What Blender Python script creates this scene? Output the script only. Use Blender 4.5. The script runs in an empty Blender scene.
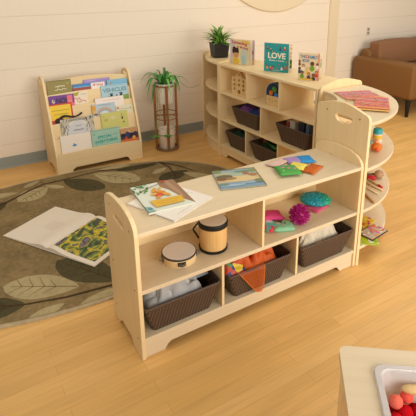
import bpy, bmesh, math, random
from mathutils import Vector, Matrix, noise
from mathutils.geometry import tessellate_polygon
random.seed(7)
PI = math.pi
scene = bpy.context.scene
COL = scene.collection

# ------------------------------------------------------------------ helpers
def srgb(h):
    if isinstance(h, str):
        h = h.lstrip('#'); c = [int(h[i:i+2], 16)/255 for i in (0, 2, 4)]
    else:
        c = list(h)
    return tuple([(v/12.92 if v <= .04045 else ((v+.055)/1.055)**2.4) for v in c] + [1.0])

def nodes_of(m):
    m.use_nodes = True
    nt = m.node_tree
    return nt, nt.nodes, nt.links, nt.nodes['Principled BSDF']

_paint = {}
def paint(h, rough=.55, spec=.3, noise_amt=0.0, scale=60, bump=0.0, name=None):
    key = (h, rough, spec, noise_amt, scale, bump)
    if key in _paint: return _paint[key]
    m = bpy.data.materials.new(name or ('paint_' + h.lstrip('#')))
    nt, N, L, b = nodes_of(m)
    b.inputs['Base Color'].default_value = srgb(h)
    b.inputs['Roughness'].default_value = rough
    b.inputs['Specular IOR Level'].default_value = spec
    if noise_amt or bump:
        tc = N.new('ShaderNodeTexCoord'); nz = N.new('ShaderNodeTexNoise')
        nz.inputs['Scale'].default_value = scale; nz.inputs['Detail'].default_value = 4
        L.new(tc.outputs['Object'], nz.inputs['Vector'])
        if noise_amt:
            mx = N.new('ShaderNodeMix'); mx.data_type = 'RGBA'
            c = srgb(h)
            mx.inputs[6].default_value = tuple([v*(1-noise_amt) for v in c[:3]]+[1])
            mx.inputs[7].default_value = tuple([min(1, v*(1+noise_amt)) for v in c[:3]]+[1])
            L.new(nz.outputs['Fac'], mx.inputs[0]); L.new(mx.outputs[2], b.inputs['Base Color'])
        if bump:
            bp = N.new('ShaderNodeBump'); bp.inputs['Strength'].default_value = bump; bp.inputs['Distance'].default_value = .004
            L.new(nz.outputs['Fac'], bp.inputs['Height']); L.new(bp.outputs['Normal'], b.inputs['Normal'])
    _paint[key] = m
    return m

def wood(name, c0, c1, axis, rough=.42, fine=46, along=2.2):
    m = bpy.data.materials.new(name)
    nt, N, L, b = nodes_of(m)
    tc = N.new('ShaderNodeTexCoord'); mp = N.new('ShaderNodeMapping')
    s = [fine, fine, fine]; s['xyz'.index(axis)] = along
    mp.inputs['Scale'].default_value = s
    nz = N.new('ShaderNodeTexNoise'); nz.inputs['Scale'].default_value = 1.0
    nz.inputs['Detail'].default_value = 5; nz.inputs['Distortion'].default_value = .6
    mp2 = N.new('ShaderNodeMapping'); s2 = [5, 5, 5]; s2['xyz'.index(axis)] = 1.2
    mp2.inputs['Scale'].default_value = s2
    n2 = N.new('ShaderNodeTexNoise'); n2.inputs['Scale'].default_value = 1.0; n2.inputs['Detail'].default_value = 2
    ad = N.new('ShaderNodeMath'); ad.operation = 'MULTIPLY_ADD'; ad.inputs[1].default_value = .6
    md = N.new('ShaderNodeMath'); md.operation = 'MULTIPLY'; md.inputs[1].default_value = .4
    cr = N.new('ShaderNodeValToRGB')
    cr.color_ramp.elements[0].position = .3; cr.color_ramp.elements[0].color = srgb(c0)
    cr.color_ramp.elements[1].position = .68; cr.color_ramp.elements[1].color = srgb(c1)
    L.new(tc.outputs['Object'], mp.inputs['Vector']); L.new(mp.outputs[0], nz.inputs['Vector'])
    L.new(tc.outputs['Object'], mp2.inputs['Vector']); L.new(mp2.outputs[0], n2.inputs['Vector'])
    L.new(n2.outputs['Fac'], md.inputs[0])
    L.new(nz.outputs['Fac'], ad.inputs[0]); L.new(md.outputs[0], ad.inputs[2])
    L.new(ad.outputs[0], cr.inputs[0]); L.new(cr.outputs[0], b.inputs['Base Color'])
    b.inputs['Roughness'].default_value = rough
    b.inputs['Specular IOR Level'].default_value = .35
    return m

MW = {a: wood('maple_ply_'+a, '#e8cb97', '#f1d9ab', a) for a in 'xyz'}  # maple tinted yellower, carrying the warm shade of side faces in its colour
MW_LIT = {a: wood('maple_lit_'+a, '#dac4a0', '#e4d0ae', a) for a in 'xyz'}  # same maple greyed for lit tops and fronts, light put into the colour
STAND = wood('walnut_rod', '#85532a', '#a36a35', 'z')
TOYWOOD = wood('toy_beech', '#d9b173', '#e6c58d', 'z', along=6)

def finish(bm, name, mats, parent=None, smooth=False, bevel=0.0, seg=2, loc=None, rot=None, auto=None):
    bmesh.ops.recalc_face_normals(bm, faces=bm.faces)
    me = bpy.data.meshes.new(name); bm.to_mesh(me); bm.free()
    if not isinstance(mats, (list, tuple)): mats = [mats]
    for m in mats: me.materials.append(m)
    if smooth:
        for p in me.polygons: p.use_smooth = True
    o = bpy.data.objects.new(name, me); COL.objects.link(o)
    if parent is not None: o.parent = parent
    if loc is not None: o.location = loc
    if rot is not None: o.rotation_euler = rot
    if bevel:
        md = o.modifiers.new('Bevel', 'BEVEL'); md.width = bevel; md.segments = seg
        md.limit_method = 'ANGLE'; md.angle_limit = math.radians(40)
    if auto:
        try: me.set_sharp_from_angle(angle=math.radians(auto))
        except Exception: pass
    return o

def tag(o, label, cat, group=None, kind=None):
    if label: o['label'] = label
    if cat: o['category'] = cat
    if group: o['group'] = group
    if kind: o['kind'] = kind
    return o

def thing(name, label, cat, loc=(0, 0, 0), rz=0.0, group=None):
    o = bpy.data.objects.new(name, None); COL.objects.link(o)
    o.empty_display_size = .05
    o.location = loc; o.rotation_euler = (0, 0, rz)
    return tag(o, label, cat, group)

def struct(o):
    o['kind'] = 'structure'; return o

def BM(): return bmesh.new()

def box(bm, x0, x1, y0, y1, z0, z1, mi=0, mtx=None):
    vs = [bm.verts.new(v) for v in [(x0,y0,z0),(x1,y0,z0),(x1,y1,z0),(x0,y1,z0),(x0,y0,z1),(x1,y0,z1),(x1,y1,z1),(x0,y1,z1)]]
    for f in [(3,2,1,0),(4,5,6,7),(0,1,5,4),(1,2,6,5),(2,3,7,6),(3,0,4,7)]:
        fa = bm.faces.new([vs[i] for i in f]); fa.material_index = mi
    if mtx is not None:
        for v in vs: v.co = mtx @ v.co
    return vs

def prism(bm, pts, plane, a0, a1, holes=(), mi=0, mtx=None):
    def P(p, a):
        if plane == 'yz': return Vector((a, p[0], p[1]))
        if plane == 'xz': return Vector((p[0], a, p[1]))
        return Vector((p[0], p[1], a))
    loops = [list(pts)] + [list(h) for h in holes]
    new = []
    lv = []
    for a in (a0, a1):
        lv.append([[bm.verts.new(P(p, a)) for p in lp] for lp in loops])
    for k in (0, 1):
        if not holes:
            f = bm.faces.new(lv[k][0]); f.material_index = mi
        else:
            flat = [v for l in lv[k] for v in l]
            tris = tessellate_polygon([[v.co for v in l] for l in lv[k]])
            for t in tris:
                try:
                    f = bm.faces.new([flat[i] for i in t]); f.material_index = mi
                except ValueError: pass
    for la, lb in zip(lv[0], lv[1]):
        n = len(la)
        for i in range(n):
            f = bm.faces.new([la[i], la[(i+1) % n], lb[(i+1) % n], lb[i]]); f.material_index = mi
    if mtx is not None:
        for k in (0, 1):
            for l in lv[k]:
                for v in l: v.co = mtx @ v.co

def lathe(bm, prof, seg=32, c=(0, 0, 0), mi=0, mtx=None, a0=0, a1=2*PI):
    rings = []
    for r, z in prof:
        if r < 1e-6:
            rings.append([bm.verts.new((c[0], c[1], c[2]+z))])
        else:
            rings.append([bm.verts.new((c[0]+r*math.cos(2*PI*i/seg), c[1]+r*math.sin(2*PI*i/seg), c[2]+z)) for i in range(seg)])
    for A, B in zip(rings, rings[1:]):
        for i in range(seg):
            j = (i+1) % seg
            if len(A) == 1 and len(B) == 1: continue
            if len(A) == 1: f = bm.faces.new([A[0], B[i], B[j]])
            elif len(B) == 1: f = bm.faces.new([A[i], A[j], B[0]])
            else: f = bm.faces.new([A[i], A[j], B[j], B[i]])
            f.material_index = mi
    if mtx is not None:
        for r in rings:
            for v in r: v.co = mtx @ v.co

def tube(bm, pts, r, seg=8, mi=0, closed=False):
    pts = [Vector(p) for p in pts]; n = len(pts)
    rs = r if isinstance(r, (list, tuple)) else [r]*n
    rings = []; prev = None
    for i, p in enumerate(pts):
        if closed: d = pts[(i+1) % n]-pts[i-1]
        else: d = pts[min(i+1, n-1)]-pts[max(i-1, 0)]
        d.normalize()
        if prev is None:
            up = Vector((0, 0, 1)) if abs(d.z) < .9 else Vector((1, 0, 0))
            a = d.cross(up).normalized()
        else:
            a = (prev-d*prev.dot(d)).normalized()
        prev = a; b2 = d.cross(a)
        rings.append([bm.verts.new(p+(a*math.cos(2*PI*k/seg)+b2*math.sin(2*PI*k/seg))*rs[i]) for k in range(seg)])
    prs = list(zip(rings, rings[1:])) + ([(rings[-1], rings[0])] if closed else [])
    for A, B in prs:
        for k in range(seg):
            f = bm.faces.new([A[k], A[(k+1) % seg], B[(k+1) % seg], B[k]]); f.material_index = mi
    if not closed:
        f = bm.faces.new(rings[0]); f.material_index = mi
        f = bm.faces.new(rings[-1]); f.material_index = mi

def blob(bm, c, r, sub=3, mi=0, disp=None):
    ret = bmesh.ops.create_icosphere(bm, subdivisions=sub, radius=1.0)
    rr = r if isinstance(r, (list, tuple)) else (r, r, r)
    for v in ret['verts']:
        s = 1.0 if disp is None else disp(v.co.normalized())
        v.co = Vector((c[0]+v.co.x*rr[0]*s, c[1]+v.co.y*rr[1]*s, c[2]+v.co.z*rr[2]*s))
    vs = set(ret['verts'])
    for f in bm.faces:
        if f.verts[0] in vs: f.material_index = mi

def leafblade(bm, pts, w, mi=0, fold=.25, side=None):
    """ribbon leaf with thickness-free blade, folded along its midrib"""
    pts = [Vector(p) for p in pts]; n = len(pts)
    rows = []
    for i, p in enumerate(pts):
        d = (pts[min(i+1, n-1)]-pts[max(i-1, 0)]).normalized()
        s = d.cross(Vector((0, 0, 1)))
        if s.length < .05: s = side or Vector((1, 0, 0))
        s.normalize(); nn = s.cross(d).normalized()
        t = i/(n-1)
        ww = w*(min(1, .45+t*2.2))*(1-t**3)+.0006
        rows.append([bm.verts.new(p-s*ww+nn*ww*fold), bm.verts.new(p), bm.verts.new(p+s*ww+nn*ww*fold)])
    for A, B in zip(rows, rows[1:]):
        for k in (0, 1):
            f = bm.faces.new([A[k], A[k+1], B[k+1], B[k]]); f.material_index = mi

def arc(c, r, a0, a1, n):
    return [(c[0]+r*math.cos(math.radians(a0+(a1-a0)*i/n)), c[1]+r*math.sin(math.radians(a0+(a1-a0)*i/n))) for i in range(n+1)]

# ------------------------------------------------------------------ book covers
_txt = {}
def text_tris(s):
    if s in _txt: return _txt[s]
    cu = bpy.data.curves.new('lettering', 'FONT'); cu.body = s; cu.size = 1.0
    cu.align_x = 'CENTER'; cu.align_y = 'CENTER'; cu.resolution_u = 3; cu.offset = .03
    ob = bpy.data.objects.new('lettering', cu); COL.objects.link(ob)
    dg = bpy.context.evaluated_depsgraph_get()
    me = bpy.data.meshes.new_from_object(ob.evaluated_get(dg))
    vs = [v.co.copy() for v in me.vertices]; fs = [tuple(p.vertices) for p in me.polygons]
    bpy.data.objects.remove(ob); bpy.data.curves.remove(cu); bpy.data.meshes.remove(me)
    _txt[s] = (vs, fs); return _txt[s]

class Art:
    """flat printed artwork laid on a cover: everything in one mesh, one material per colour"""
    def __init__(s, bm, mats, w, h, z, x0=0, y0=0):
        s.bm, s.mats, s.w, s.h, s.z, s.x0, s.y0 = bm, mats, w, h, z, x0, y0; s.k = 0
    def mi(s, c):
        m = paint(c, .45, .3)
        if m not in s.mats: s.mats.append(m)
        return s.mats.index(m)
    def poly(s, pts, c):
        s.k += 1; z = s.z+.00012*s.k
        vs = [s.bm.verts.new((s.x0+min(max(p[0], 0), 1)*s.w, s.y0+min(max(p[1], 0), 1)*s.h, z)) for p in pts]
        try: f = s.bm.faces.new(vs); f.material_index = s.mi(c)
        except ValueError: pass
    def rect(s, a, b, c2, d, c): s.poly([(a, b), (c2, b), (c2, d), (a, d)], c)
    def ell(s, cx, cy, rx, ry, c, n=16, a=0):
        ca, sa = math.cos(a), math.sin(a)
        s.poly([(cx+rx*math.cos(2*PI*i/n)*ca-ry*math.sin(2*PI*i/n)*sa, cy+rx*math.cos(2*PI*i/n)*sa+ry*math.sin(2*PI*i/n)*ca) for i in range(n)], c)
    def line(s, pts, wd, c):
        for p, q in zip(pts, pts[1:]):
            dx, dy = (q[0]-p[0])*s.w, (q[1]-p[1])*s.h; l = math.hypot(dx, dy) or 1
            nx, ny = -dy/l*wd/2/s.w, dx/l*wd/2/s.h
            s.poly([(p[0]-nx, p[1]-ny), (q[0]-nx, q[1]-ny), (q[0]+nx, q[1]+ny), (p[0]+nx, p[1]+ny)], c); s.k -= 1
        s.k += 1
    def text(s, t, cx, cy, width, c, hgt=None, rot=0):
        vs, fs = text_tris(t); s.k += 1
        xs = [v.x for v in vs]; ys = [v.y for v in vs]
        sc = width*s.w/(max(xs)-min(xs)); sy = sc if hgt is None else hgt*s.h/(max(ys)-min(ys))
        mx, my = (max(xs)+min(xs))/2, (max(ys)+min(ys))/2
        ca, sa = math.cos(rot), math.sin(rot)
        nv = []
        for v in vs:
            X, Y = (v.x-mx)*sc, (v.y-my)*sy
            nv.append(s.bm.verts.new((s.x0+cx*s.w+X*ca-Y*sa, s.y0+cy*s.h+X*sa+Y*ca, s.z+.00012*s.k)))
        mi = s.mi(c)
        for f in fs:
            try: fa = s.bm.faces.new([nv[i] for i in f]); fa.material_index = mi
            except ValueError: pass
    def scrawl(s, x0, x1, y, amp, wd, c, n=18, seed=1):
        """illegible handwriting-like mark"""
        r = random.Random(seed)
        s.line([(x0+(x1-x0)*i/n, y+amp*(r.random()-.5)*2) for i in range(n+1)], wd, c)
    def person(s, cx, cy, k, skin, shirt, hair):
        a = s.w/s.h
        s.ell(cx, cy-k*1.25, k*.85, k*a*1.0, shirt)
        s.ell(cx, cy+k*.12, k*.72, k*a*.75, hair)
        s.ell(cx, cy, k*.58, k*a*.62, skin)

def book(name, label, w, h, t, cover, art, group=None, pages='#f1e6d2', spine_w=.0025, open_deg=0, cat='book', back=None, fan=0):
    """closed (or fanned) book: local x = width, y = height, z = out of the front cover. Origin bottom-left of the back cover"""
    root = thing(name, label, cat, group=group)
    ct = min(.0022, t*.3)
    bm = BM(); mats = [paint(cover, .42, .35)]
    box(bm, 0, w, 0, h, t-ct, t)
    a = Art(bm, mats, w, h, t+.0001)
    art(a)
    box(bm, 0, ct, 0, h, 0, t)
    o = finish(bm, 'cover', mats, root)
    bm = BM(); mats2 = [paint(back or cover, .42, .35)]
    if open_deg:
        w2 = w*1.06; Mx = Matrix.Rotation(math.radians(open_deg), 4, 'Y')
        box(bm, 0, w2, 0, h, -ct, 0)
        if fan: fan(Art(bm, mats2, w2, h, .0002))
        for v in bm.verts: v.co = Mx @ v.co
    else:
        box(bm, ct, w, 0, h, 0, ct)
    finish(bm, 'back_cover', mats2, root)
    bm = BM()
    if open_deg:
        for k in range(3):
            aa = open_deg*(.35+.22*k)
            box(bm, ct, w*.985, .003, h-.003, -.0012, .0012, mtx=Matrix.Rotation(math.radians(aa), 4, 'Y'))
    else:
        box(bm, ct*1.05, w-.003, .003, h-.003, ct, t-ct)
    finish(bm, 'pages', paint(pages, .8, .1), root)
    return root

def put(root, origin, xaxis, yaxis):
    x = Vector(xaxis).normalized(); y = Vector(yaxis); y = (y-x*y.dot(x)).normalized(); z = x.cross(y)
    m = Matrix((x, y, z)).transposed().to_4x4(); m.translation = Vector(origin)
    root.matrix_world = m
    return root

# ------------------------------------------------------------------ setting
def floor_material():
    m = bpy.data.materials.new('maple_strip_floor'); nt, N, L, b = nodes_of(m)
    tc = N.new('ShaderNodeTexCoord'); br = N.new('ShaderNodeTexBrick')
    br.offset = .37; br.offset_frequency = 2; br.squash = 1
    br.inputs['Scale'].default_value = 1; br.inputs['Brick Width'].default_value = .83; br.inputs['Row Height'].default_value = .057
    br.inputs['Mortar Size'].default_value = .0007; br.inputs['Mortar Smooth'].default_value = .3; br.inputs['Bias'].default_value = 0
    br.inputs['Color1'].default_value = srgb('#e6b66e'); br.inputs['Color2'].default_value = srgb('#dcab62'); br.inputs['Mortar'].default_value = srgb('#c08f4a')
    L.new(tc.outputs['Object'], br.inputs['Vector'])
    mp = N.new('ShaderNodeMapping'); mp.inputs['Scale'].default_value = (3, 55, 1)
    nz = N.new('ShaderNodeTexNoise'); nz.inputs['Scale'].default_value = 1; nz.inputs['Detail'].default_value = 5; nz.inputs['Distortion'].default_value = 1.2
    L.new(tc.outputs['Object'], mp.inputs['Vector']); L.new(mp.outputs[0], nz.inputs['Vector'])
    mp2 = N.new('ShaderNodeMapping'); mp2.inputs['Scale'].default_value = (2.2, 9, 1)
    n2 = N.new('ShaderNodeTexNoise'); n2.inputs['Scale'].default_value = 1; n2.inputs['Detail'].default_value = 2
    L.new(tc.outputs['Object'], mp2.inputs['Vector']); L.new(mp2.outputs[0], n2.inputs['Vector'])
    sm = N.new('ShaderNodeMath'); sm.operation = 'ADD'; L.new(nz.outputs['Fac'], sm.inputs[0]); L.new(n2.outputs['Fac'], sm.inputs[1])
    mr = N.new('ShaderNodeMapRange'); mr.inputs[1].default_value = .6; mr.inputs[2].default_value = 1.4; mr.inputs[3].default_value = .86; mr.inputs[4].default_value = 1.12
    L.new(sm.outputs[0], mr.inputs[0])
    mx = N.new('ShaderNodeMix'); mx.data_type = 'RGBA'; mx.blend_type = 'MULTIPLY'; mx.inputs[0].default_value = 1
    L.new(br.outputs['Color'], mx.inputs[6]); L.new(mr.outputs[0], mx.inputs[7]); L.new(mx.outputs[2], b.inputs['Base Color'])
    b.inputs['Roughness'].default_value = .38; b.inputs['Specular IOR Level'].default_value = .4
    return m

def wall_material():
    m = bpy.data.materials.new('painted_block_wall'); nt, N, L, b = nodes_of(m)
    tc = N.new('ShaderNodeTexCoord'); sp = N.new('ShaderNodeSeparateXYZ'); L.new(tc.outputs['Object'], sp.inputs[0])
    def M_(op, a, b2=None, c=None):
        n = N.new('ShaderNodeMath'); n.operation = op
        for i, v in enumerate((a, b2, c)):
            if v is None: continue
            if isinstance(v, (int, float)): n.inputs[i].default_value = v
            else: L.new(v, n.inputs[i])
        return n.outputs[0]
    def joint(coord, pitch, half):
        t = M_('FRACT', M_('DIVIDE', coord, pitch)); d = M_('MULTIPLY', M_('MINIMUM', t, M_('SUBTRACT', 1.0, t)), pitch)
        return M_('SUBTRACT', 1.0, M_('MINIMUM', M_('DIVIDE', d, half), 1.0))
    zc = M_('ADD', sp.outputs['Z'], .0075)
    hj = joint(zc, .2, .0055)
    row = M_('MODULO', M_('FLOOR', M_('DIVIDE', zc, .2)), 2.0)
    vj = joint(M_('ADD', M_('MULTIPLY', row, .203), M_('ADD', sp.outputs['X'], 10.03)), .406, .0045)
    g = M_('MAXIMUM', hj, M_('MULTIPLY', vj, .28))
    mx = N.new('ShaderNodeMix'); mx.data_type = 'RGBA'; mx.inputs[6].default_value = srgb('#e8dbc7'); mx.inputs[7].default_value = srgb('#dbccb5')
    L.new(M_('MULTIPLY', g, .8), mx.inputs[0]); L.new(mx.outputs[2], b.inputs['Base Color'])
    nz = N.new('ShaderNodeTexNoise'); nz.inputs['Scale'].default_value = 90; L.new(tc.outputs['Object'], nz.inputs['Vector'])
    bp = N.new('ShaderNodeBump'); bp.inputs['Strength'].default_value = .4; bp.inputs['Distance'].default_value = .004
    L.new(M_('SUBTRACT', M_('MULTIPLY', nz.outputs['Fac'], .08), g), bp.inputs['Height']); L.new(bp.outputs['Normal'], b.inputs['Normal'])
    b.inputs['Roughness'].default_value = .6; b.inputs['Specular IOR Level'].default_value = .25
    return m

YW = 2.4825
bm = BM(); box(bm, -3.0, 7.0, -4.0, YW+.2, -.1, 0); struct(finish(bm, 'floor', floor_material()))
bm = BM(); box(bm, -3.0, 7.0, YW, YW+.2, 0, 2.75); struct(finish(bm, 'wall_back', wall_material()))
bm = BM(); prism(bm, [(YW, .0), (YW-.014, 0), (YW-.009, .006), (YW-.006, .012), (YW-.005, .088), (YW-.003, .0915), (YW, .092)], 'yz', -3.0, 7.0)
struct(finish(bm, 'baseboard_back', paint('#8f958f', .5, .3)))
bm = BM(); box(bm, 3.325, 3.468, YW-.012, YW, .092, 2.75); box(bm, 3.335, 3.458, YW-.015, YW-.012, .092, 2.75)
struct(finish(bm, 'trim_1', paint('#e0cfae', .55, .3), bevel=.002))

# round tan wall disc (its lower rim is all the photo shows)
bm = BM()
lathe(bm, [(0, 0), (.80, 0), (.815, .004), (.82, .012), (.815, .02), (.80, .023), (0, .023)], 96,
      mtx=Matrix.Translation((0, 0, 0)) @ Matrix.Rotation(PI/2, 4, 'X'))
o = finish(bm, 'wall_disc', paint('#e2d2b2', .7, .2, .03, 30), smooth=True, auto=30, loc=(2.56, YW, 1.131+.82))
tag(o, 'large round tan disc mounted high on the white block wall', 'wall decoration')

# wall outlet by the sofa
t = thing('wall_outlet', 'small grey double socket outlet on the white wall just left of the brown sofa back', 'outlet', (3.99, YW, .845))
bm = BM(); box(bm, -.026, .026, -.005, 0, -.05, .05); finish(bm, 'faceplate', paint('#d9cbb6', .4), t, bevel=.002)
for s in (-1, 1):
    bm = BM(); box(bm, -.017, .017, -.008, -.005, s*.022-.014, s*.022+.014); finish(bm, 'socket', paint('#8d8474', .4), t, bevel=.003)

# ------------------------------------------------------------------ low storage shelf (front)
SCREW = paint('#6d5334', .4)
def screw(parent, p, axis='x', r=.0032):
    bm = BM(); lathe(bm, [(0, -.002), (r, -.002), (r, .0012), (r*.6, .0016), (0, .0016)], 10)
    o = finish(bm, 'screw', SCREW, parent, loc=p)
    o.rotation_euler = {'x': (0, -PI/2, 0), 'y': (PI/2, 0, 0)}[axis]
    return o
AW, AD, AH = 1.22, .325, .5795
A = thing('storage_shelf', 'long low maple storage shelf with open compartments standing in front of the leaf rug', 'shelf', (0, 0, 0))
def slot(c0, c1, r, n=6):
    d = Vector((c1[0]-c0[0], c1[1]-c0[1])); a = math.degrees(math.atan2(d.y, d.x))
    return arc(c1, r, a-90, a+90, n) + arc(c0, r, a+90, a+270, n)
profA = [(0, 0), (0, .570), (.005, .594), (.018, .613), (.045, .631), (.085, .643), (.135, .649), (.20, .649), (.27, .641), (.31, .629), (.330, .615), (.337, .598),
         (.337, 0), (.268, 0), (.252, .022), (.232, .034), (.13, .034), (.112, .022), (.10, 0)]
for k, x in enumerate((0, AW-.018)):
    bm = BM(); prism(bm, profA, 'yz', x, x+.018, holes=[slot((.125, .558), (.222, .566), .0135)])
    sp_ = finish(bm, 'side_panel', MW['z'], A, bevel=.0025)
    xs = x-.0005 if k == 0 else x+.018
    if k == 0:
        for (yy, zz) in ((.05, .575), (.035, .32), (.285, .32), (.035, .09), (.285, .09), (.27, .595)): screw(A, (0, yy, zz))
bm = BM(); box(bm, .018, AW-.018, .002, .332, AH-.018, AH); finish(bm, 'top_panel', MW_LIT['x'], A, bevel=.002)
bm = BM(); box(bm, .018, AW-.018, .004, .317, .309, .327); finish(bm, 'shelf_board', MW_LIT['x'], A, bevel=.0015)
bm = BM(); box(bm, .018, AW-.018, .002, .317, .083, .101); finish(bm, 'shelf_board', MW_LIT['x'], A, bevel=.0015)
bm = BM(); box(bm, .018, AW-.018, .317, .326, .04, AH-.0185); finish(bm, 'back_panel', MW['x'], A)
toe = [(.018, 0), (.018, .0825), (AW-.018, .0825), (AW-.018, 0), (AW-.105, 0), (AW-.118, .022), (AW-.135, .033), (.135, .033), (.118, .022), (.105, 0)]
bm = BM(); prism(bm, toe, 'xz', .010, .024); finish(bm, 'toe_board', MW_LIT['x'], A, bevel=.0015)
bm = BM(); prism(bm, toe, 'xz', .309, .3165); finish(bm, 'toe_board', MW['x'], A)
bm = BM(); box(bm, .594, .606, .004, .317, .3275, AH-.0185); finish(bm, 'divider', MW['z'], A, bevel=.001)
for x in (.388, .806):
    bm = BM(); box(bm, x-.006, x+.006, .004, .317, .1015, .3085); finish(bm, 'divider', MW['z'], A, bevel=.001)

# ------------------------------------------------------------------ tall display shelf along the room (perpendicular to the wall)
CX0, CY0 = 1.45, 1.757
CROT = math.radians(-86.85)
CL, CD = 1.116, .36
CY1 = CY0+.031
C = thing('display_shelf', 'tall maple display shelf of three tiers with picture books standing on its top', 'shelf', (CX0-.003, CY1, 0), CROT)
profC = [(0, 0), (0, .80), (.004, .81), (.02, .817), (.10, .826), (.18, .829), (.26, .826), (.34, .817), (.356, .81), (CD, .80), (CD, 0), (.29, 0), (.275, .03), (.25, .036), (.11, .036), (.085, .03), (.07, 0)]
for x in (0, CL-.018):
    bm = BM(); prism(bm, [(a, min(b_, .806)) for a, b_ in profC], 'yz', x, x+.018); finish(bm, 'side_panel', MW['z'], C, bevel=.002)
for z, nm in ((.805, 'top_panel'), (.574, 'shelf_board'), (.341, 'shelf_board'), (.108, 'shelf_board')):
    bm = BM(); box(bm, .018, CL-.018, .002, CD-.002, z-.018, z); finish(bm, nm, MW['x'], C, bevel=.002)
toeC = [(.018, .004), (.018, .0895), (CL-.018, .0895), (CL-.018, .004), (CL-.09, .004), (CL-.11, .035), (.11, .035), (.09, .004)]
bm = BM(); prism(bm, toeC, 'xz', .012, .026); finish(bm, 'toe_board', MW['x'], C, bevel=.001)
for u, z0, z1 in ((.369, .5745, .7865), (.745, .5745, .7865), (.546, .3415, .5555), (.366, .1085, .3225), (.748, .1085, .3225)):
    bm = BM(); box(bm, u-.006, u+.006, .006, CD-.006, z0, z1); finish(bm, 'divider', MW['z'], C, bevel=.001)
CM = Matrix.Translation((CX0, CY0, 0)) @ Matrix.Rotation(CROT, 4, 'Z')
def cpos(u, v, z): return CM @ Vector((u, v, z))

# ------------------------------------------------------------------ inside-corner shelf (right) : quarter ring of four shelves
D0 = (1.247, .652)
Dt = thing('corner_shelf', 'curved maple corner shelf with a tall end panel and four rounded shelves', 'shelf', (D0[0], D0[1], 0))
ri, ro = .292, .637
def ringpoly(ri, ro): return arc((0, 0), ri, -89.0, -1.0, 24) + arc((0, 0), ro, -1.0, -89.0, 36)
for z, nm in ((.796, 'top_panel'), (.55, 'shelf_board'), (.312, 'shelf_board'), (.09, 'shelf_board')):
    bm = BM(); prism(bm, ringpoly(ri, ro-.004), 'xy', z-.018, z); finish(bm, nm, MW_LIT['x'], Dt, bevel=.003)
# tall end panel with handle hole, beside the low shelf (local y from -ro to -ri)
def archpanel(a, b, h0, h1, r=.03):
    w = b-a
    pts = [(a, 0), (a, h0-r)] + [(a+r-r*math.cos(math.radians(k*15)), h0-r+r*math.sin(math.radians(k*15))) for k in range(1, 6)]
    n = 14
    for i in range(n+1):
        x = a+r*1.05+(w-2.1*r)*i/n
        pts.append((x, h0+(h1-h0)*math.sin(PI*i/n)))
    pts += [(b-r+r*math.sin(math.radians(k*15)), h0-r+r*math.cos(math.radians(k*15))) for k in range(1, 6)] + [(b, h0-r), (b, 0),
            (b-.07, 0), (b-.09, .03), (a+.09, .03), (a+.07, 0)]
    return pts
hole = [(-.548, .797), (-.544, .782), (-.528, .768), (-.49, .760), (-.448, .768), (-.430, .782), (-.424, .797), (-.432, .804), (-.49, .806), (-.540, .804)]
bm = BM(); prism(bm, archpanel(-.656, -.288, .842, .872), 'yz', -.0245, -.0065, holes=[hole]); finish(bm, 'end_panel', MW['z'], Dt, bevel=.0025)
for yy in (-.595, -.365): screw(Dt, (-.0247, yy, .812), r=.004)
bm = BM(); prism(bm, archpanel(.268, .645, .826, .854), 'xz', -.0, .016); finish(bm, 'end_panel', MW['z'], Dt, bevel=.0025)
# curved back between the shelves on the inner side
ip = arc((0, 0), ri+.004, -88, -2, 24) + arc((0, 0), ri+.013, -2, -88, 24)
bm = BM(); prism(bm, ip, 'xy', .05, .777); finish(bm, 'inner_panel', MW['z'], Dt, auto=30)

# ------------------------------------------------------------------ rounded end shelf (far left end of the display shelf)
Et = thing('end_shelf', 'rounded maple end shelf beside the wall with four curved shelves under the small potted plant', 'shelf', (1.447, 1.806, 0), math.radians(3.15))
ecurve = [(.004, .0), (.0, .06), (.002, .13), (.012, .20), (.032, .27), (.062, .34), (.105, .41), (.155, .47), (.19, .498)]
ecurve = [(x_+.085*y_+.010*(y_ > .01), y_) for x_, y_ in ecurve]
epoly = ecurve + [(.385, .498), (.385, .0)]
for z, nm in ((.803, 'top_panel'), (.572, 'shelf_board'), (.339, 'shelf_board'), (.106, 'shelf_board')):
    bm = BM(); prism(bm, epoly, 'xy', z-.018, z); finish(bm, nm, MW['y'], Et, bevel=.003)
bm = BM(); prism(bm, [(a-.002 if a == 0 else a, b_) for a, b_ in profC[:12]] + profC[12:], 'xz', -.0165, -.0005); finish(bm, 'end_panel', MW['z'], Et, bevel=.002)
bm = BM(); prism(bm, [(.18, 0), (.18, .80), (.185, .815), (.21, .826), (.28, .832), (.36, .826), (.385, .815), (.385, 0)], 'xz', .499, .515); finish(bm, 'end_panel', MW['z'], Et, bevel=.002)
bm = BM(); prism(bm, [(.025, .004), (.025, .06), (.03, .13), (.045, .20), (.068, .27), (.102, .34), (.146, .40), (.198, .46), (.228, .49), (.36, .49), (.36, .004)], 'xy', 0.0, .0875); finish(bm, 'plinth', MW['x'], Et)
bm = BM(); box(bm, .37, .385, .001, .497, .107, .784); finish(bm, 'back_panel', MW['z'], Et)

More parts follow.
